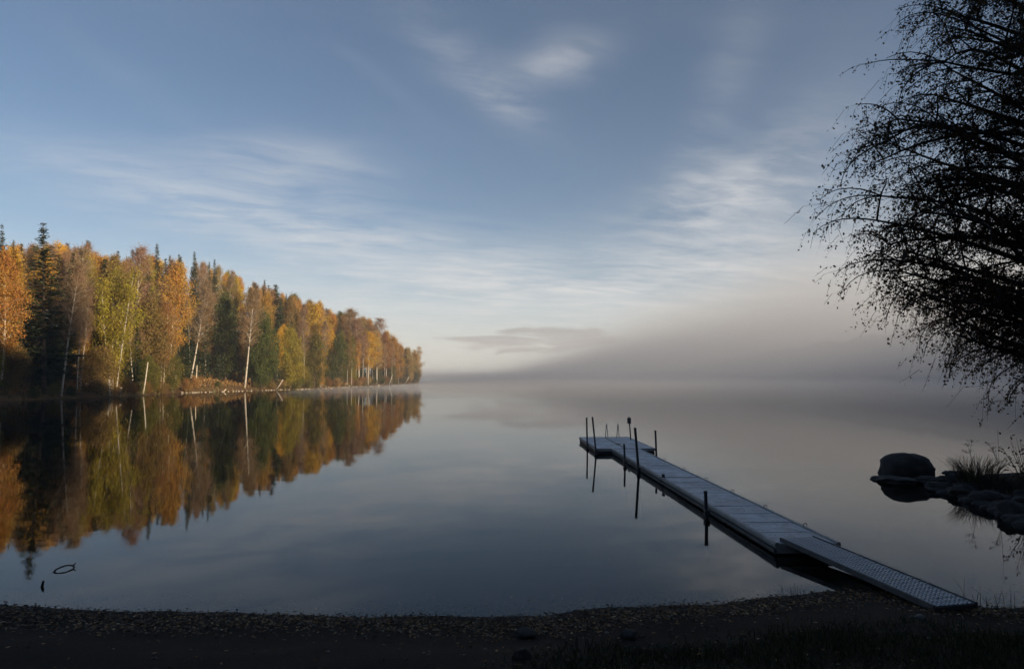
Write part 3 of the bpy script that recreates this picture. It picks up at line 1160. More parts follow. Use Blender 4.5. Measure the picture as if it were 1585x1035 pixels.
def conifer(seed, H=22.0, base=0.06, width=3.0, tiers=34, droop=0.35, gap=0.0, tr=0.2, needle=0.34):
    rng = np.random.RandomState(seed)
    tb = MB()
    tb.tube([(0, 0, -0.3), (0, 0, H * 0.3), (0.05, 0.03, H * 0.7), (0, 0, H)], [tr, tr * 0.8, tr * 0.42, 0.02], 7)
    Q = []
    for i in range(tiers):
        u = (i + rng.uniform(-0.3, 0.3)) / tiers
        u = min(max(u, 0), 0.995)
        if rng.rand() < gap:
            continue
        z = H * (base + (1 - base) * u)
        ln0 = width * ((1 - u) ** 0.92) * (0.75 + 0.25 * min(1, u * 8)) + 0.05
        nb = 9 if u < 0.8 else 7
        zt = z
        for k in range(nb):
            z = min(H * 0.995, zt + rng.uniform(-0.5, 0.5) * H / tiers * (1.6 if u < 0.9 else 1.0))
            az = k * 2 * math.pi / nb + rng.uniform(-0.35, 0.35) + i * 0.7
            ln = ln0 * rng.uniform(0.55, 1.2)
            npz = max(3, int(ln / 0.26))
            w = np.linspace(0.12, 1, npz)
            el = -droop * (1 - u) + 0.42 * u
            dirv = np.array([math.cos(az), math.sin(az)])
            zz = z + ln * w * el + 0.22 * ln * w * w * (1 - u) + rng.normal(0, 0.05, npz)
            C = np.stack([dirv[0] * ln * w, dirv[1] * ln * w, zz], 1)
            side = np.array([-dirv[1], dirv[0], 0])
            rep = 3
            C = np.repeat(C, rep, 0) + rng.normal(size=(npz * rep, 3)) * np.array([0.13, 0.13, 0.07])
            offs = (rng.uniform(-1, 1, npz * rep) * 0.20 * ln * (1.1 - np.repeat(w, rep)))[:, None] * side
            C = C + offs
            a = np.stack([np.full(len(C), dirv[0]), np.full(len(C), dirv[1]), np.full(len(C), el)], 1)
            a = a + side * rng.normal(0, 0.6, (len(C), 1)) + np.array([0, 0, -0.25]) * rng.rand(len(C), 1)
            a /= np.linalg.norm(a, axis=1, keepdims=True)
            b_ = np.cross(a, rng.normal(size=a.shape) * 0.5 + np.array([0, 0, 1.0]))
            b_ /= np.linalg.norm(b_, axis=1, keepdims=True)
            s = needle * (0.45 + 0.55 * min(1, (1 - u) * 4)) * rng.uniform(0.6, 1.2, (len(C), 1))
            Q.append(np.stack([C - a * s * 0.6, C - b_ * s * 0.30, C + a * s, C + b_ * s * 0.30], 1).reshape(-1, 3))
    cm = quadmesh('crown', np.concatenate(Q))
    return tb.mesh('trunk', True), cm


PROTO = {}


def proto(kind, i, H, tm, cmsh, bark, leaf):
    tm.materials.append(M[bark])
    cmsh.materials.append(M[leaf])
    PROTO.setdefault(kind, []).append((H, tm, cmsh))


for i in range(5):
    proto('birch', i, 20, *broadleaf(100 + i, 20, 0.30, 2.9 + 0.25 * (i % 3), 13000, 0.105, 900, 1, 0.6), 'birch_bark', 'leaf')
for i in range(4):
    proto('bare_birch', i, 20, *broadleaf(140 + i, 20, 0.40, 2.8 + 0.3 * (i % 2), 2600, 0.08, 3600, 1, 0.8, 1.0), 'birch_bark', 'leaf')
for i in range(3):
    proto('clump', i, 15, *broadleaf(170 + i, 15, 0.10, 3.0, 17000, 0.095, 1100, 4, 0.5, 1.0, 0.8, 0.45, 0.14), 'birch_bark', 'leaf')
for i in range(4):
    proto('round', i, 12, *broadleaf(200 + i, 12, 0.06, 3.3, 17000, 0.11, 500, 1, 0.4, 0.7, 0.72, 0.5, 0.15), 'bark', 'leaf')
for i in range(4):
    proto('spruce', i, 22, *conifer(230 + i, 22, 0.05, 2.7 + 0.25 * (i % 3), 46), 'bark', 'needle')
for i in range(2):
    proto('ragged_spruce', i, 26, *conifer(250 + i, 26, 0.12, 3.3, 44, 0.28, 0.12, 0.24, 0.36), 'bark', 'needle')
for i in range(2):
    proto('shrub', i, 3.2, *broadleaf(270 + i, 3.2, 0.02, 1.7, 3000, 0.07, 250, 3, 0.2, 0.8, 0.6, 0.28, 0.05), 'bark', 'leaf')

CM = {  # leaf colours
    'orange': (0.34, 0.190, 0.045), 'rust': (0.25, 0.142, 0.050), 'gold': (0.45, 0.28, 0.036), 'yellowgreen': (0.23, 0.190, 0.028),
    'tan': (0.30, 0.21, 0.080), 'green': (0.066, 0.076, 0.024), 'olive': (0.12, 0.110, 0.028), 'twig': (0.21, 0.145, 0.080), 'twigred': (0.24, 0.152, 0.085),
    'darkgreen': (0.030, 0.042, 0.016), 'needle': (0.040, 0.052, 0.024), 'amber': (0.38, 0.225, 0.045), 'bronze': (0.18, 0.120, 0.040),
}
CAT = {'birch': 'birch tree', 'bare_birch': 'birch tree', 'clump': 'birch tree', 'round': 'willow tree', 'spruce': 'spruce tree', 'ragged_spruce': 'spruce tree', 'shrub': 'shrub'}
NAME = {'birch': 'birch_tree', 'bare_birch': 'birch_tree', 'clump': 'birch_tree', 'round': 'willow_tree', 'spruce': 'spruce_tree', 'ragged_spruce': 'spruce_tree', 'shrub': 'shrub'}
frng = np.random.RandomState(11)
TREES = []


def plant(kind, colour, x, y, z, H, wide=1.0, lean=(0, 0), label=None, group=None, var=None, jitter=0.12):
    Hp, tm, cmsh = PROTO[kind][frng.randint(len(PROTO[kind])) if var is None else var]
    s = H / Hp
    root = obj(NAME[kind], None, None, None, (x, y, z))
    root.empty_display_size = 0.5
    root.rotation_euler = (lean[1], lean[0], 0)
    yaw = frng.uniform(0, 6.28)
    sw = s * wide * frng.uniform(0.92, 1.08)
    for nm, me in (('trunk', tm), ('crown', cmsh)):
        o = obj(nm, me, None, root)
        o.rotation_euler = (0, 0, yaw)
        o.scale = (sw, sw, s) if nm == 'crown' else (sw, sw, s)
        if nm == 'crown':
            c = np.array(CM[colour]) * 1.18 * frng.uniform(1 - jitter, 1 + jitter) * frng.uniform(0.95, 1.05, 3)
            o.color = (*c, 1)
    if label:
        tag(root, label, CAT[kind], group)
    return root


# --- landmark trees of the far shore: px foot x, inland distance, px top (x,y), kind, colour, width, label
def ray_inland(px, d):
    """point where the sight line of column px reaches inland distance d on the far shore"""
    k = (px - PW / 2) / FPX
    ys = np.linspace(60, 430, 2600)
    xs = k * ys
    sd = poly_sd(FAR, xs, ys)
    i = np.argmax(sd >= d) if (sd >= d).any() else np.argmax(sd)
    return xs[i], ys[i]


def landmark(px, d, top, kind, colour, wide, label, var=None):
    x, y = ray_inland(px, d)
    z = far_z(x, y)
    tp = at_depth(top[0], top[1], y)
    H = tp[2] - z
    lean = math.atan2(tp[0] - x, H)
    o = plant(kind, colour, x, y, z, H / max(0.5, math.cos(lean)), wide, (lean, 0), label, 'trees of the far shore', var, 0.05)
    TREES.append(dict(o=o, kind=kind, colour=colour, px=px, top=top, x=x, y=y, mark=label, r=2.5 * wide))
    return o


LM = [
    (70, 2.5, (67, 345), 'ragged_spruce', 'needle', 1.6, 'tallest dark spruce near the left edge, rising far above the birches', 0),
    (8, 16, (3, 346), 'ragged_spruce', 'needle', 0.9, 'ragged spruce top at the very left edge of the picture', 1),
    (2, 4, (20, 392), 'birch', 'orange', 0.9, 'orange birch with pale trunk left of the tallest spruce', 0),
    (97, 1.2, (126, 412), 'bare_birch', 'twig', 1.0, 'white-trunked birch leaning right from the waterline, almost leafless', 0),
    (48, 5, (46, 450), 'spruce', 'needle', 1.2, 'shorter dark spruce standing in front of the tallest spruce', 1),
    (178, 3, (182, 412), 'clump', 'yellowgreen', 0.8, 'yellow-green clump birch with several pale stems', 0),
    (205, 9, (222, 384), 'bare_birch', 'twigred', 0.9, 'tall reddish bare birch between the clump birch and the round-topped birch', 1),
    (236, 3, (231, 470), 'round', 'bronze', 0.85, 'bronze-brown low willow left of the round-topped birch', 0),
    (262, 6, (276, 413), 'birch', 'amber', 0.95, 'round-topped amber birch with leafy lower right side', 1),
    (285, 5, (286, 505), 'spruce', 'darkgreen', 1.4, 'small young spruce at the foot of the round-topped birch', 1),
    (294, 6, (326, 438), 'bare_birch', 'twig', 0.9, 'slender white birch leaning strongly right from the bracken slope', 2),
    (243, 30, (243, 376), 'spruce', 'needle', 0.9, 'pointed spruce on the skyline above the round-topped birch', 0),
    (205, 28, (205, 384), 'spruce', 'needle', 0.9, 'spruce top on the skyline above the clump birch', 1),
    (262, 34, (263, 394), 'spruce', 'needle', 0.7, 'low spruce top just right of the pointed skyline spruce', 2),
    (278, 36, (277, 392), 'spruce', 'needle', 0.75, 'slim spruce top second right of the pointed skyline spruce', 3),
    (301, 30, (301, 388), 'spruce', 'needle', 0.8, 'open-branched spruce on the skyline left of the smaller last one', 0),
    (332, 30, (332, 400), 'spruce', 'needle', 0.75, 'small spruce top where the skyline begins to fall', 2),
    (45, 30, (33, 375), 'spruce', 'needle', 0.9, 'spruce tip just left of the tallest spruce', 3),
    (100, 26, (97, 381), 'birch', 'gold', 0.85, 'gold birch crown on the skyline right of the tallest spruce', 2),
    (150, 24, (133, 378), 'bare_birch', 'twigred', 0.85, 'pinkish bare crown on the skyline above the leaning white birch', 3),
    (350, 13, (352, 462), 'round', 'green', 0.6, 'green leafy tree left of the tall pale trunk', 2),
    (380, 3, (394, 452), 'bare_birch', 'twig', 1.1, 'tall pale straight trunk with a thin crown, middle of the wood', 0),
    (405, 1.6, (408, 488), 'round', 'green', 0.75, 'broad green willow overhanging the water right of the tall pale trunk', 0),
    (427, 14, (427, 438), 'spruce', 'needle', 1.5, 'lone spruce standing above the orange birches in the middle', 1),
    (450, 1.4, (450, 512), 'round', 'yellowgreen', 0.8, 'yellow-green birch beside the leaning log, gold on its right', 3),
    (490, 7, (489, 472), 'birch', 'gold', 1.1, 'gold birch crown halfway along the wood', 3),
    (487, 2, (488, 520), 'round', 'olive', 0.9, 'olive green tree at the waterline under the gold birch', 1),
    (520, 2, (521, 525), 'round', 'green', 1.0, 'dark green willow at the waterline nearer the point', 2),
    (540, 8, (540, 480), 'bare_birch', 'twigred', 1.3, 'pinkish bare birch top left of the bright golden birch', 1),
    (556, 3, (556, 497), 'bare_birch', 'twigred', 1.3, 'white trunk rising just left of the bright golden birch', 2),
    (570, 2.2, (572, 515), 'birch', 'gold', 1.3, 'bright golden birch standing alone on the shore near the point', 4),
    (583, 8, (583, 494), 'bare_birch', 'twigred', 1.3, 'wispy bare birch top above the bright golden birch', 3),
    (598, 3, (599, 516), 'birch', 'rust', 1.2, 'rust-brown birch with pale leaning trunk near the point', 0),
    (612, 2.5, (612, 519), 'clump', 'orange', 1.3, 'orange clump of birches second from the point', 1),
    (632, 2, (632, 541), 'round', 'tan', 0.8, 'tan-brown tree beside the last tree of the point', 0),
    (646, 2, (646, 538), 'clump', 'amber', 1.25, 'last golden tree at the very end of the wooded point', 2),
]
for a in LM:
    landmark(*a)

# --- fill the wood
SKX = [-60, 0, 60, 110, 150, 200, 250, 300, 330, 360, 400, 440, 500, 540, 575, 600, 625, 640, 656]
SKY_ = [388, 388, 384, 384, 396, 400, 402, 405, 416, 423, 440, 456, 474, 484, 496, 514, 541, 546, 552]


def too_near(x, y, dmin):
    return any((q['x'] - x) ** 2 + (q['y'] - y) ** 2 < dmin * dmin for q in TREES)


rows = [(3.2, 4.4, (76, 378)), (7.5, 4.2, (74, 370)), (12.5, 4.2, (72, 362)), (18, 4.2, (70, 350)), (24, 4.2, (68, 335)), (31, 4.4, (66, 315)), (39, 4.6, (66, 290)), (48, 5.0, (66, 265)), (59, 6.0, (66, 240))]
for ri, (d, spc, (ya, yb2)) in enumerate(rows):
    y = ya
    while y < yb2:
        y += spc * frng.uniform(0.7, 1.3)
        # x where inland distance = d at this y
        xs = np.linspace(-150, -35, 460)
        sd = poly_sd(FAR, xs, np.full(xs.shape, y))
        ok = np.where(sd >= d)[0]
        if not len(ok):
            continue
        x = xs[ok[-1]] + frng.uniform(-2, 2)
        if d < 12 and 264 < project((x, y, 1.0))[0] < 374:      # the open bracken slope
            continue
        if too_near(x, y, 2.4 if d < 12 else 2.0):
            continue
        z = far_z(x, y)
        u = frng.rand()
        px0 = project((x, y, z))[0]
        if d < 6:
            kind = 'round' if u < 0.40 else 'birch' if u < 0.58 else 'bare_birch' if u < 0.72 else 'clump' if u < 0.84 else 'spruce'
        elif d < 30:
            kind = 'birch' if u < 0.42 else 'bare_birch' if u < 0.62 else 'spruce' if u < 0.93 else 'clump'
        else:
            kind = 'birch' if u < 0.48 else 'bare_birch' if u < 0.66 else 'spruce'
        H = {'birch': frng.uniform(17, 22), 'bare_birch': frng.uniform(17, 22), 'clump': frng.uniform(10, 14), 'round': frng.uniform(6, 12), 'spruce': frng.uniform(14, 22)}[kind]
        if kind == 'spruce' and px0 < 200:
            H *= 1.02
        tx, ty = project((x, y, z + H))
        lim = np.interp(tx, SKX, SKY_) + frng.uniform(-4, 11)
        if kind == 'spruce' and px0 < 470:
            lim -= frng.uniform(0, 20) if d > 20 else 0
        if px0 < -40:
            lim = 380
        if ty < lim:
            H2 = at_depth(tx, lim, y)[2] - z
            if H2 < 6.5 or (kind == 'spruce' and H2 < 8):
                continue
            H = H2
        elif d >= 12 and px0 > -40:
            H2 = at_depth(tx, lim, y)[2] - z
            if H2 < (28 if kind != 'clump' else 17):
                H = H2
        tx, ty = project((x, y, z + H))
        if tx > 652:
            continue
        if kind in ('birch', 'clump'):
            w = frng.rand()
            colour = ['orange', 'rust', 'amber', 'tan', 'gold', 'olive', 'bronze', 'yellowgreen'][int(np.searchsorted([0.20, 0.34, 0.50, 0.64, 0.76, 0.84, 0.92], w))]
        elif kind == 'bare_birch':
            colour = 'twig' if frng.rand() < 0.5 else 'twigred'
        elif kind == 'round':
            colour = ['green', 'olive', 'bronze', 'yellowgreen'][int(np.searchsorted([0.45, 0.75, 0.9], frng.rand()))]
        else:
            colour = 'needle' if frng.rand() < 0.7 else 'darkgreen'
        wide = {'round': frng.uniform(0.7, 1.05), 'spruce': frng.uniform(0.75, 1.15)}.get(kind, frng.uniform(0.62, 0.95)) * max(1.0, (17 / H) ** 0.45)
        o = plant(kind, colour, x, y, z - 0.1, H, wide, (frng.normal(0, 0.03), frng.normal(0, 0.03)))
        TREES.append(dict(o=o, kind=kind, colour=colour, px=px0, top=(tx, ty), x=x, y=y, mark=None, d=d))

# labels of the fill trees: kind, tone, tier and order from the nearest landmark tree
TONE = {'orange': 'orange', 'rust': 'rust-brown', 'gold': 'gold', 'yellowgreen': 'yellow-green', 'tan': 'tan', 'green': 'green', 'olive': 'olive', 'twig': 'thin brown', 'twigred': 'thin pinkish', 'darkgreen': 'dark green', 'needle': 'dark', 'amber': 'amber', 'bronze': 'bronze'}
KINDW = {'birch': 'birch', 'bare_birch': 'bare birch', 'clump': 'clump birch', 'round': 'willow', 'spruce': 'spruce', 'ragged_spruce': 'spruce', 'shrub': 'shrub'}
SHORT = [(67, 'the tallest spruce'), (126, 'the leaning white birch'), (182, 'the clump birch'), (276, 'the round-topped amber birch'), (394, 'the tall pale trunk'), (427, 'the lone middle spruce'), (489, 'the gold birch halfway'), (572, 'the bright golden birch'), (646, 'the end tree')]
ORD = ['nearest', 'second', 'third', 'fourth', 'fifth', 'sixth', 'seventh', 'eighth', 'ninth', 'tenth', 'eleventh', 'twelfth', 'thirteenth', 'fourteenth', 'fifteenth', 'sixteenth', 'seventeenth', 'eighteenth', 'nineteenth', 'twentieth']


def label_group(items):
    cnt = {}
    for q in sorted(items, key=lambda q: min(abs(q['top'][0] - s[0]) for s in SHORT)):
        s = min(SHORT, key=lambda s_: abs(q['top'][0] - s_[0]))
        side = 'left' if q['top'][0] < s[0] else 'right'
        tier = q['tier']
        key = (q['kind'], q['colour'], tier, s[1], side)
        n = cnt[key] = cnt.get(key, 0) + 1
        lab = '%s %s %s %s, %s of %s' % (ORD[min(n - 1, 19)], TONE[q['colour']], KINDW[q['kind']], tier, side, s[1])
        tag(q['o'], lab, CAT[q['kind']], 'trees of the far shore')


for q in TREES:
    if q['mark'] is None:
        q['tier'] = 'at the waterline' if q['d'] < 6 else 'in the second row' if q['d'] < 12 else 'low on the slope' if q['d'] < 20 else 'up the slope' if q['d'] < 30 else 'below the skyline' if q['d'] < 40 else 'on the skyline' if q['d'] < 50 else 'behind the skyline'
label_group([q for q in TREES if q['mark'] is None])

# --- shrubs along the far waterline
SHR = []
for k in range(96):
    y = 100 + 275 * frng.rand() ** 0.8
    xs = np.linspace(-110, -35, 400)
    sd = poly_sd(FAR, xs, np.full(xs.shape, y))
    x = xs[np.where(sd >= frng.uniform(0.6, 3.0))[0][-1]]
    z = far_z(x, y)
    H = frng.uniform(1.3, 3.2)
    colour = ['rust', 'bronze', 'olive', 'green', 'tan'][frng.randint(5)]
    o = plant('shrub', colour, x, y, z - 0.05, H, frng.uniform(1.0, 1.6))
    SHR.append(dict(o=o, kind='shrub', colour=colour, top=project((x, y, z + H)), tier='on the far bank'))
label_group(SHR)

# --- pale logs, stumps and leaning stems at the far waterline
def far_log(p0, p1, d, r_, name, label, cat, mat='dry_wood'):
    x, y = ray_inland(p0[0], d)
    z0 = far_z(x, y)
    a = at_depth(p0[0], p0[1], y)
    a[2] = max(min(a[2], z0 + 0.1), -0.2)
    b_ = at_depth(p1[0], p1[1], y)
    e_ = MB()
    mid = (a + b_) / 2 + np.array([0, 0, -0.06 * np.linalg.norm(b_ - a)])
    e_.tube([a - (b_ - a) * 0.06, mid, b_], [r_, r_ * 0.9, r_ * 0.72], 7)
    tag(e_.build(name, M[mat], smooth=True), label, cat)


far_log((342, 608), (350, 602), 0.3, 0.17, 'log', 'short pale log sticking out of the water by the far bank', 'log')
far_log((427, 603), (438, 587), 0.6, 0.17, 'leaning_trunk', 'pale leaning trunk at the foot of the yellow-green birch', 'tree trunk', 'birch_bark')
far_log((602, 596), (607, 580), 0.8, 0.24, 'leaning_trunk', 'pale leaning trunk under the orange clump near the point', 'tree trunk', 'birch_bark')
far_log((626, 593), (633, 583), 1.0, 0.24, 'leaning_trunk', 'pale slanting trunk left of the last tree of the point', 'tree trunk', 'birch_bark')
far_log((170, 613), (168.5, 587), 1.0, 0.17, 'broken_trunk', 'pale broken birch trunk standing in shade below the clump birch', 'tree trunk', 'birch_bark')
far_log((248, 612), (250, 562), 1.6, 0.14, 'bare_trunk', 'thin pale bare trunk standing at the water right of the bronze willow', 'tree trunk', 'birch_bark')
far_log((221, 613), (229, 560), 1.2, 0.15, 'bare_trunk', 'crooked grey trunk standing at the water under the bronze willow', 'tree trunk', 'birch_bark')
far_log((271, 598), (272, 576), 5.0, 0.2, 'stump', 'tall pale stump in the bracken below the round-topped birch', 'tree stump')
far_log((283.5, 591), (284, 583), 7.0, 0.2, 'stump', 'short pale stump in the bracken left of the slender leaning birch', 'tree stump')
far_log((303, 593), (305, 565), 5.5, 0.17, 'bare_trunk', 'straight tan trunk in the bracken right of the slender leaning birch', 'tree trunk')
x, y = ray_inland(188, 0.9)  # unidentified dark thing with a pale top, built in the shape of a stump
z = far_z(x, y)
e = MB()
e.tube([(x, y, z - 0.2), (x, y, z + 0.5), (x + 0.03, y, z + 1.35)], [0.50, 0.40, 0.30], 9)
stp = e.build('stump', M['dark_bark'], smooth=True)
e = MB()
e.tube([(x + 0.03, y, z + 1.352), (x + 0.03, y, z + 1.50)], [0.27, 0.2], 9)
e.build('pale_top', M['dry_wood'], stp)
tag(stp, 'dark stump-like thing with a pale top beside the pale broken trunk', 'tree stump')

# path along the bank
pv_, pf = [], []
pys = np.arange(150, 235, 1.5)
for i, y in enumerate(pys):
    xs = np.linspace(-110, -35, 500)
    sd = poly_sd(FAR, xs, np.full(xs.shape, y))
    for j, dd in enumerate((3.6, 4.8)):
        x = xs[np.where(sd >= dd)[0][-1]]
        pv_.append((x, y, max(far_z(x, y), far_z(x - 1, y), far_z(x + 0.8, y)) + 0.22))
    if i:
        pf.append((2 * i - 2, 2 * i, 2 * i + 1, 2 * i - 1))
tag(obj('path', pymesh('path', pv_, pf), M['path']), kind='structure')

# undergrowth on the hillside (nobody could count it)
def scatter_far(n, d0, d1, y0, y1, seed):
    rg = np.random.RandomState(seed)
    Y = rg.uniform(y0, y1, n * 4)
    X = rg.uniform(-190, -40, n * 4)
    sd = poly_sd(FAR, X, Y)
    ok = (sd > d0) & (sd < d1) & (rg.rand(n * 4) < 1.25 - (sd - d0) / (d1 - d0))
    X, Y = X[ok][:n], Y[ok][:n]
    return rg, np.stack([X, Y, far_h(X, Y)], 1)


rg, P = scatter_far(34000, 2.5, 34, 85, 385, 51)
n = len(P)
tip = P + np.stack([rg.normal(0, 0.35, n), rg.normal(0, 0.35, n), rg.uniform(0.35, 1.25, n)], 1)
me = quadmesh('undergrowth', np.concatenate([strips(P, tip, 0.16, rg), rquads(rg, tip + rg.normal(size=tip.shape) * 0.12, 0.2)]))
tag(obj('undergrowth', me, M['bracken']), 'rust brown bracken and saplings covering the wooded slope', 'undergrowth', kind='stuff')
rg, P = scatter_far(9000, 0.2, 4.0, 85, 385, 52)
n = len(P)
tip = P + np.stack([rg.normal(0, 0.2, n), rg.normal(0, 0.2, n), rg.uniform(0.25, 0.75, n)], 1)
tag(obj('bank_grass', quadmesh('bank_grass', strips(P, tip, 0.14, rg)), M['bankgrass']), 'olive grass on the low far bank', 'grass', kind='stuff')
e = MB()
rg = np.random.RandomState(5)
for k in range(240):
    y = rg.uniform(165, 372)
    xs = np.linspace(-100, -35, 300)
    sd = poly_sd(FAR, xs, np.full(xs.shape, y))
    x = xs[np.where(sd >= rg.uniform(-0.3, 0.9))[0][-1]]
    s = rg.uniform(0.12, 0.42)
    v = [(x + s * a, y + s * 1.2 * b_, max(far_z(x, y), 0) + s * 0.6 * c) for a, b_, c in ((1, 0, 0), (0, 1, 0), (-1, 0, 0), (0, -1, 0), (0.2, 0.1, 1), (0, 0, -1))]
    e.add(v, [(0, 1, 4), (1, 2, 4), (2, 3, 4), (3, 0, 4), (1, 0, 5), (2, 1, 5), (3, 2, 5), (0, 3, 5)])
tag(e.build('shore_stones', M['dry_wood']), 'pale stones and driftwood strewn along the far waterline', 'stones', kind='stuff')

# ------------------------------------------------------------------ spruces added behind the viewpoint to shade the foreground, and hill crest trees
BACK = []
for k in range(40):
    x = frng.uniform(-32, 34)
    y = -7 - abs(frng.normal(0, 9)) - 0.0035 * x * x
    if any((a - x) ** 2 + (b_ - y) ** 2 < 8 for a, b_ in BACK):
        continue
    BACK.append((x, y))
for (x, y) in [(13, 1), (16, 5), (19, 9), (22, 3), (17, -3), (21, 14), (25, 10), (14, -7), (27, 18), (-19, 0.5), (-24, -3), (-28, 2)]:
    BACK.append((x, y))
for (x, y) in BACK:
    plant('spruce', 'darkgreen', x, y, near_z(x, y) - 0.2, frng.uniform(15, 21), 1.5, (0, 0), 'dark unseen spruce added behind and beside the viewpoint to shade the near bank', 'added shade spruces behind the viewpoint')
for i, (c, h) in enumerate(zip(CREST, CREST_H)):
    if i > 27:
        break
    for k in range(5):
        x, y = c[0] + frng.normal(0, 14), c[1] + frng.normal(0, 14)
        z = float(hill_h(np.array([x]), np.array([y]))[0])
        plant('spruce', 'darkgreen', x, y, z - 0.5, frng.uniform(14, 21), 2.0, (0, 0), 'dark spruce on the crest of the wooded hill right of the lake', 'spruces on the right hand hill')

# ------------------------------------------------------------------ hanging birch at the right edge
nb = np.random.RandomState(77)
BX, BY = 10.6, 11.4
BZ = near_z(BX, BY)
birch = obj('birch_tree', None, None, None, (BX, BY, BZ))
tag(birch, 'large dark birch with drooping twigs overhanging from the right edge', 'birch tree')
tb = MB()
tH = 15.0


def btrunk(t_):
    return np.array([0.7 * t_ * t_ - 0.2 * math.sin(3 * t_), 0.3 * math.sin(2.2 * t_), tH * t_])


ts = np.linspace(0, 1, 16)
tb.tube([btrunk(u) - (np.array([0, 0, 0.4]) if u == 0 else 0) for u in ts], [0.24 * (1 - 0.93 * u) + 0.01 for u in ts], 10)
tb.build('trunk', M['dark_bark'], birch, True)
limbs, twig_a, twig_b, leafp = [], [], [], []


def limb_path(p0, az, el, ln, droop, n=9):
    pts = [p0]
    p_ = p0.copy()
    e_ = el
    a_ = az
    for i in range(n):
        d = np.array([math.cos(a_) * math.cos(e_), math.sin(a_) * math.cos(e_), math.sin(e_)])
        p_ = p_ + d * ln / n
        pts.append(p_.copy())
        e_ -= droop / n * (0.5 + 1.4 * i / n)
        a_ += nb.normal(0, 0.10)
    return pts


bbr = MB()
OUT_Y = [-400, -100, 0, 100, 170, 230, 300, 400, 450, 500, 560, 620]
OUT_X = [1440, 1410, 1395, 1365, 1310, 1265, 1285, 1300, 1335, 1400, 1450, 1500]
n_view, n_back = 68, 14
for i in range(n_view + n_back):
    if i < n_view:      # limbs that reach out over the water: tips spread evenly through the crown
        yp = -170 + 722 * (i + nb.rand()) / n_view
        lo = np.interp(yp, OUT_Y, OUT_X) + 64
        xp = lo + (1650 - lo) * nb.rand() ** 1.35 * 0.9
        tipw = at_depth(xp, yp, BY + np.clip(nb.normal(0.2, 1.0), -1.5, 2.5)) - np.array([BX, BY, BZ])
        hd = math.hypot(tipw[0], tipw[1])
        z0 = min(max(tipw[2] - hd * math.tan(nb.uniform(0.12, 0.62)), 2.7 + 0.5 * nb.rand()), tH * 0.95)
        t_ = z0 / tH
        p0 = btrunk(t_)
    else:
        t_ = 0.25 + 0.72 * nb.rand()
        p0 = btrunk(t_)
        a_ = nb.uniform(-1.9, 1.9)
        r_ = nb.uniform(1.5, 4.2) * (1.15 - 0.7 * t_)
        tipw = p0 + np.array([r_ * math.cos(a_), r_ * math.sin(a_), r_ * 0.4])
    dv = tipw - p0
    ln = float(np.linalg.norm(dv))
    az = math.atan2(dv[1], dv[0])
    wob = nb.normal(size=(2, 3)) * 0.05 * ln
    bow = nb.uniform(0.02, 0.13) * ln
    main = []
    for k in range(10):
        f = k / 9
        main.append(p0 + dv * f + np.array([0, 0, bow * math.sin(math.pi * f)]) + wob[0] * math.sin(math.pi * f) + wob[1] * math.sin(2 * math.pi * f) * 0.6)
    r0 = 0.058 * (1 - 0.7 * t_) + 0.018
    bbr.tube(main, [r0 * (1 - 0.85 * k / 9) + 0.004 for k in range(10)], 6, cap=False)
    nsb = int(5 + 2.4 * ln)
    for j in range(nsb):
        k = min(9, 2 + int(8 * (j + nb.rand()) / nsb))
        sub = limb_path(main[k], az + nb.choice([-1, 1]) * nb.uniform(0.2, 1.1), nb.uniform(-0.45, 1.05), min(1.05, ln * nb.uniform(0.14, 0.36)), nb.uniform(0.5, 1.6), 6)
        bbr.tube(sub, [0.013 * (1 - 0.75 * q / 6) + 0.0025 for q in range(7)], 4, cap=False)
        for s in range(15):
            kk = nb.randint(1, 7)
            base_p = sub[kk] + (sub[kk - 1] - sub[kk]) * nb.rand()
            d = np.array([math.cos(az) * 0.45, math.sin(az) * 0.45, 0]) + nb.normal(size=3) * np.array([0.45, 0.45, 0.25])
            L = nb.uniform(0.22, 0.62)
            m1 = base_p + d * L * 0.6 + np.array([0, 0, -0.15 * L])
            m2 = m1 + d * L * 0.35 + np.array([0, 0, -0.8 * L * nb.uniform(0.3, 1.0)])
            twig_a += [base_p, m1]
            twig_b += [m1, m2]
            nlv = nb.randint(2, 7)
            f = nb.uniform(0.1, 1.0, nlv)[:, None]
            leafp.append(m1 + (m2 - m1) * f + nb.normal(size=(nlv, 3)) * 0.03)
            nlv = nb.randint(1, 5)
            f = nb.uniform(0.2, 1.0, nlv)[:, None]
            leafp.append(base_p + (m1 - base_p) * f + nb.normal(size=(nlv, 3)) * 0.03)
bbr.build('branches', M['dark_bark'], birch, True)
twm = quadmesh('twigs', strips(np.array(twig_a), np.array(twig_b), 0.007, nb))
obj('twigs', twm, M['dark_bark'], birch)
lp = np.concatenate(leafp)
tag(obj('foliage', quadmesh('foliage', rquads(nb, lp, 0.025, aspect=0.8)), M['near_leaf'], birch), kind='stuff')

# ------------------------------------------------------------------ plants on the rocky point
def blades(name, centre, n, rad, h0, h1, w, mat, seed, lean=0.35):
    rg_ = np.random.RandomState(seed)
    a = rg_.uniform(0, 6.28, n)
    r_ = rad * np.sqrt(rg_.rand(n))
    B = np.stack([r_ * np.cos(a), r_ * np.sin(a), np.zeros(n) - 0.05], 1)
    h = rg_.uniform(h0, h1, n)
    d = np.stack([np.cos(a) * lean * rg_.rand(n) + rg_.normal(0, 0.12, n), np.sin(a) * lean * rg_.rand(n) + rg_.normal(0, 0.12, n), np.ones(n)], 1) * h[:, None]
    mid_ = B + d * 0.55
    tip_ = B + d + np.stack([d[:, 0] * 0.5, d[:, 1] * 0.5, -0.08 * h], 1)
    me_ = quadmesh(name, np.concatenate([strips(B, mid_, w, rg_), strips(mid_, tip_, w * 0.6, rg_)]))
    return obj(name, me_, M[mat], None, centre)


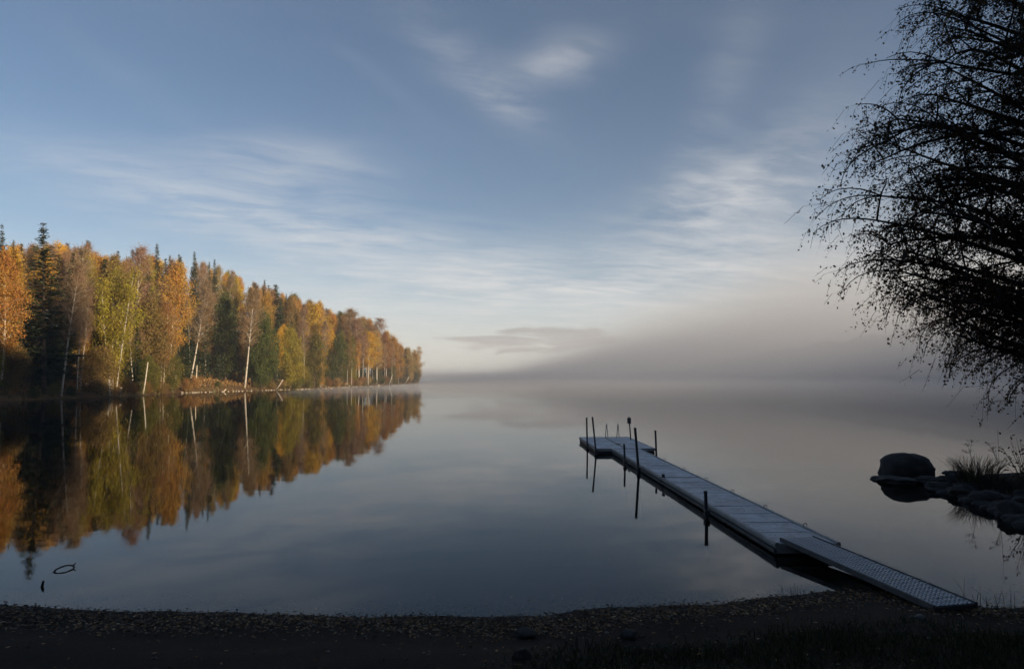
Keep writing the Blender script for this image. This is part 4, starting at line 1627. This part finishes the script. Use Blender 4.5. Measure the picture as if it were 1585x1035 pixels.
g = at_z(1512, 744, 0.3)
g[2] = max(near_z(g[0], g[1]), 0.3)
tag(blades('grass_clump', g, 420, 0.55, 0.45, 1.0, 0.018, 'reed', 61, 0.5), 'tall dry grass clump on the rocky point right of the boulder', 'grass clump')
for i, (x, y, lab) in enumerate([(1542, 748, 'low grass tuft on the point right of the tall grass clump'), (1566, 752, 'low grass tuft on the point nearest the right edge')]):
    g = at_z(x, y, 0.4)
    g[2] = max(near_z(g[0], g[1]), 0.25)
    tag(blades('grass_tuft', g, 260, 0.7, 0.25, 0.6, 0.02, 'reed', 63 + i, 0.5), lab, 'grass tuft')


def umbel(base, top, label, seed, spread=0.14):
    rg_ = np.random.RandomState(seed)
    root = obj('dry_umbel_plant', None, None, None, tuple(base))
    top = np.array(top) - np.array(base)
    e_ = MB()
    mid_ = top * 0.5 + np.array([0.04, 0, 0])
    e_.tube([(0, 0, -0.1), mid_, top], [0.010, 0.008, 0.005], 5)
    e_.build('stem', M['dark_bark'], root)
    for c in range(3):
        tp_ = top + rg_.normal(size=3) * np.array([0.16, 0.1, 0.10])
        e_ = MB()
        st_ = top * rg_.uniform(0.55, 0.95)
        e_.tube([st_, tp_], [0.005, 0.004], 4)
        for k_ in range(8):
            v_ = tp_ + np.array([rg_.uniform(-spread, spread), rg_.uniform(-spread, spread), rg_.uniform(0.0, 0.05)])
            e_.tube([tp_ - np.array([0, 0, 0.05]), v_, v_ + np.array([0.015, 0, 0.008])], [0.003, 0.004, 0.012], 4)
        e_.build('flower_head', M['dark_bark'], root)
    tag(root, label, 'plant')


def on_point(px, py, z=0.4):
    g_ = at_z(px, py, z)
    g_[2] = max(near_z(g_[0], g_[1]), 0.2)
    return g_


b1 = on_point(1510, 744)
umbel(b1, at_depth(1500, 694, b1[1]), 'dry umbel stems leaning left above the tall grass clump', 5)
b2 = on_point(1545, 748)
umbel(b2, at_depth(1541, 695, b2[1]), 'dry flat-topped umbel stems between the grass clump and right edge', 6)
b3 = on_point(1545, 760)
root = obj('thin_stem_plant', None, None, None, tuple(b3))
tp = at_depth(1544, 662, b3[1]) - b3
e = MB()
e.tube([(0, 0, -0.1), tp * 0.5 + np.array([0.03, 0, 0]), tp], [0.007, 0.005, 0.003], 4)
e.build('stem', M['dark_bark'], root)
obj('leaf', quadmesh('leaf', rquads(nb, np.array([tp * 0.93 + np.array([0.05, 0, 0]), tp * 0.92 + np.array([0.08, 0, 0])]), 0.05)), M['near_leaf'], root)
tag(root, 'single thin stem with one leaf rising above the point', 'plant')
# leafy bush at the right edge
b4 = on_point(1592, 760)
root = obj('leafy_bush', None, None, None, tuple(b4))
e = MB()
lv = []
for k in range(16):
    a = nb.uniform(0, 6.28)
    top_ = np.array([math.cos(a) * nb.uniform(0.1, 0.85), math.sin(a) * 0.6, nb.uniform(0.6, 1.75)])
    e.tube([(0, 0, -0.1), top_ * 0.5 + np.array([0, 0, 0.1]), top_], [0.014, 0.009, 0.004], 4)
    for f in np.linspace(0.3, 1, 9):
        lv.append(top_ * f + nb.normal(size=3) * 0.07)
e.build('stems', M['dark_bark'], root)
tag(obj('foliage', quadmesh('foliage', rquads(nb, np.array(lv), 0.055, aspect=0.7)), M['near_leaf'], root), kind='stuff')
tag(root, 'dark leafy bush on the point cut by the right edge', 'bush')
# weeds beside the gangway foot and a tuft in the shallows
for i, (x, y, n_, h_, lab) in enumerate([(1520, 930, 12, 0.5, 'sparse dark weed stems standing beside the gangway foot'), (1558, 930, 12, 0.5, 'sparse dark weed stems at the water close to the right edge'), (1240, 914, 16, 0.36, 'thin grass blades in the shallows left of the gangway')]):
    g = at_z(x, y, 0.1)
    g[2] = max(near_z(g[0], g[1]), -0.1)
    tag(blades('weed_stems', g, n_, 0.32, h_ * 0.5, h_, 0.010, 'reed', 71 + i, 0.35), lab, 'weeds')

# ------------------------------------------------------------------ near beach: pebbles, leaf litter, grass
rg = np.random.RandomState(91)


def near_scatter(n, cond):
    X = rg.uniform(-14, 13, n)
    Y = rg.uniform(4.5, 13.5, n)
    sd = poly_sd(LAND, X, Y)
    ok = cond(X, Y, sd) & (np.abs(X) < 0.80 * Y + 1.0)
    X, Y = X[ok], Y[ok]
    return np.stack([X, Y, near_h(X, Y)], 1)


P = near_scatter(150000, lambda X, Y, sd: rg.rand(len(X)) < np.exp(-((sd - 0.70 - 0.5 * vnoise(X, Y, 2.6, 71)) / 0.55) ** 2) * (0.45 + 0.55 * smooth01((12 - X) / 8)) + 0.010 * (sd > 0))
P[:, 2] += 0.012 + 0.03 * rg.rand(len(P)) ** 2
V = rquads(rg, P, 0.036, aspect=0.7).reshape(-1, 4, 3)
V[:, :, 2] = P[:, None, 2] + (V[:, :, 2] - P[:, None, 2]) * 0.28
tag(obj('fallen_leaves', quadmesh('fallen_leaves', V.reshape(-1, 3)), M['litter']), 'band of brown fallen leaves washed up along the near waterline', 'leaves', kind='stuff')

fl_x, fl_y = rg.uniform(-11, 8, 420), rg.uniform(10.5, 32, 420) ** 1.0
okf = (poly_sd(LAND, fl_x, fl_y) < -0.3) & (vnoise(fl_x, fl_y, 4.0, 81) > 0.02)
FP = np.stack([fl_x[okf], fl_y[okf], np.full(okf.sum(), 0.006)], 1)
V = rquads(rg, FP, 0.03, aspect=0.7).reshape(-1, 4, 3)
V[:, :, 2] = 0.004 + np.abs(V[:, :, 2] - 0.006) * 0.15
tag(obj('floating_leaves', quadmesh('floating_leaves', V.reshape(-1, 3)), M['litter']), 'few small leaves floating on the still water', 'leaves', kind='stuff')

P = near_scatter(26000, lambda X, Y, sd: rg.rand(len(X)) < 0.55 * np.exp(-((sd + 0.3) / 0.9) ** 2) + 0.015)
e = MB()
OCT = [(1, 0, 0), (0, 1, 0), (-1, 0, 0), (0, -1, 0), (0.15, 0.1, 0.7), (0, 0, -0.7)]
OCF = [(0, 1, 4), (1, 2, 4), (2, 3, 4), (3, 0, 4), (1, 0, 5), (2, 1, 5), (3, 2, 5), (0, 3, 5)]
for q in P:
    s = rg.uniform(0.012, 0.038)
    a = rg.uniform(0, 6.28)
    ca_, sa_ = math.cos(a), math.sin(a)
    e.add([(q[0] + s * (1.3 * v[0] * ca_ - v[1] * sa_), q[1] + s * (1.3 * v[0] * sa_ + v[1] * ca_), q[2] + s * v[2]) for v in OCT], OCF)
tag(e.build('pebbles', M['pebble'], smooth=True), 'small pebbles on the beach and in the shallows', 'pebbles', kind='stuff')

gm = lambda X, Y, sd: (sd > 1.5) & (rg.rand(len(X)) < smooth01((sd - 1.9 + 0.9 * vnoise(X, Y, 1.3, 61)) / 1.6) * smooth01((X + 0.4 + 1.4 * vnoise(X, Y, 1.9, 62)) / 1.6))
P = near_scatter(190000, gm)
n = len(P)
P[:, 2] -= 0.01
tip = P + np.stack([rg.normal(0, 0.035, n), rg.normal(0, 0.035, n), rg.uniform(0.03, 0.10, n) * (1 + 0.9 * np.clip(vnoise(P[:, 0], P[:, 1], 0.9, 63) * 2, -0.5, 1))], 1)
tag(obj('grass', quadmesh('grass', strips(P, tip, 0.009, rg)), M['grass']), 'dark short grass on the bank at the lower right', 'grass', kind='stuff')

# ------------------------------------------------------------------ air: haze, mist on the water and the fog bank
def box_mesh(name, x0, x1, y0, y1, z0, z1):
    b_ = MB()
    b_.box(x0, x1, y0, y1, z0, z1)
    return b_.mesh(name)


hz = obj('haze', box_mesh('haze', -1520, 1520, -620, 2620, -3.6, 126), volmat('haze_air', 0.00035, (0.95, 0.95, 0.97), 0.1))
tag(hz, kind='stuff')


def ellipsoid(name, c, r_, dens, seg=40, ring=16, col=(0.72, 0.73, 0.77)):
    v, f = [(0, 0, r_[2])], []
    for i in range(1, ring + 1):
        a = math.pi / 2 * i / ring
        for k in range(seg):
            b_ = 2 * math.pi * k / seg
            v.append((r_[0] * math.sin(a) * math.cos(b_), r_[1] * math.sin(a) * math.sin(b_), r_[2] * math.cos(a)))
    for k in range(seg):
        f.append((0, 1 + k, 1 + (k + 1) % seg))
    for i in range(ring - 1):
        for k in range(seg):
            a, b_ = 1 + i * seg + k, 1 + i * seg + (k + 1) % seg
            f.append((a, a + seg, b_ + seg, b_))
    last = 1 + (ring - 1) * seg
    f.append(tuple(last + k for k in reversed(range(seg))))
    o = obj(name, pymesh(name, v, f, True), volmat(name + '_air', dens, col, 0.0), None, c)
    return tag(o, kind='stuff')


# thin mist lying on the lake
ellipsoid('water_mist', (95, 330, 0.02), (150, 255, 3.6), 0.0040)
ellipsoid('water_mist', (60, 560, 0.025), (210, 230, 8.0), 0.0035)
ellipsoid('water_mist', (-26, 265, 0.03), (40, 150, 0.9), 0.006)


def fog_density(t):
    geo_ = t.node('ShaderNodeNewGeometry')
    sp_ = t.node('ShaderNodeSeparateXYZ')
    t.l.new(geo_.outputs['Position'], sp_.inputs[0])
    X_, Y_, Z_ = sp_.outputs
    nz_ = t.noise(0.011, 3, 0.5, geo_.outputs['Position'])
    # top of the bank rises to the right and undulates
    s_ = t.node('ShaderNodeMapRange', interpolation_type='SMOOTHSTEP')
    s_.inputs['From Min'].default_value = -30
    s_.inputs['From Max'].default_value = 290
    s_.inputs['To Min'].default_value = 9.0
    s_.inputs['To Max'].default_value = 74.0
    t.l.new(X_, s_.inputs['Value'])
    toph = t.math('MULTIPLY', s_.outputs[0], t.math('ADD', 0.55, t.math('MULTIPLY', nz_.outputs['Fac'], 0.9)))
    q_ = t.math('DIVIDE', Z_, toph)
    fall = t.math('POWER', 2.718, t.math('MULTIPLY', t.math('MULTIPLY', q_, q_), -1.2))
    near_ = t.node('ShaderNodeMapRange', interpolation_type='SMOOTHSTEP')
    near_.inputs['From Min'].default_value = 70
    near_.inputs['From Max'].default_value = 280
    t.l.new(Y_, near_.inputs['Value'])
    left_ = t.node('ShaderNodeMapRange', interpolation_type='SMOOTHSTEP')
    left_.inputs['From Min'].default_value = -60
    left_.inputs['From Max'].default_value = 110
    t.l.new(X_, left_.inputs['Value'])
    far_ = t.node('ShaderNodeMapRange', interpolation_type='SMOOTHSTEP')
    far_.inputs['From Min'].default_value = 400
    far_.inputs['From Max'].default_value = 620
    far_.inputs['To Max'].default_value = 1.1
    t.l.new(Y_, far_.inputs['Value'])
    d_ = t.math('MULTIPLY', t.math('MULTIPLY', fall, near_.outputs[0]), t.math('MAXIMUM', t.math('ADD', 0.03, left_.outputs[0]), far_.outputs[0]))
    return t.math('MULTIPLY', d_, 0.0062)


fog = obj('fog_bank', box_mesh('fog_bank', -420, 760, 75, 1250, 0.04, 120), volmat('fog_air', 0.005, (0.76, 0.765, 0.80), 0.0, fog_density))
tag(fog, kind='stuff')
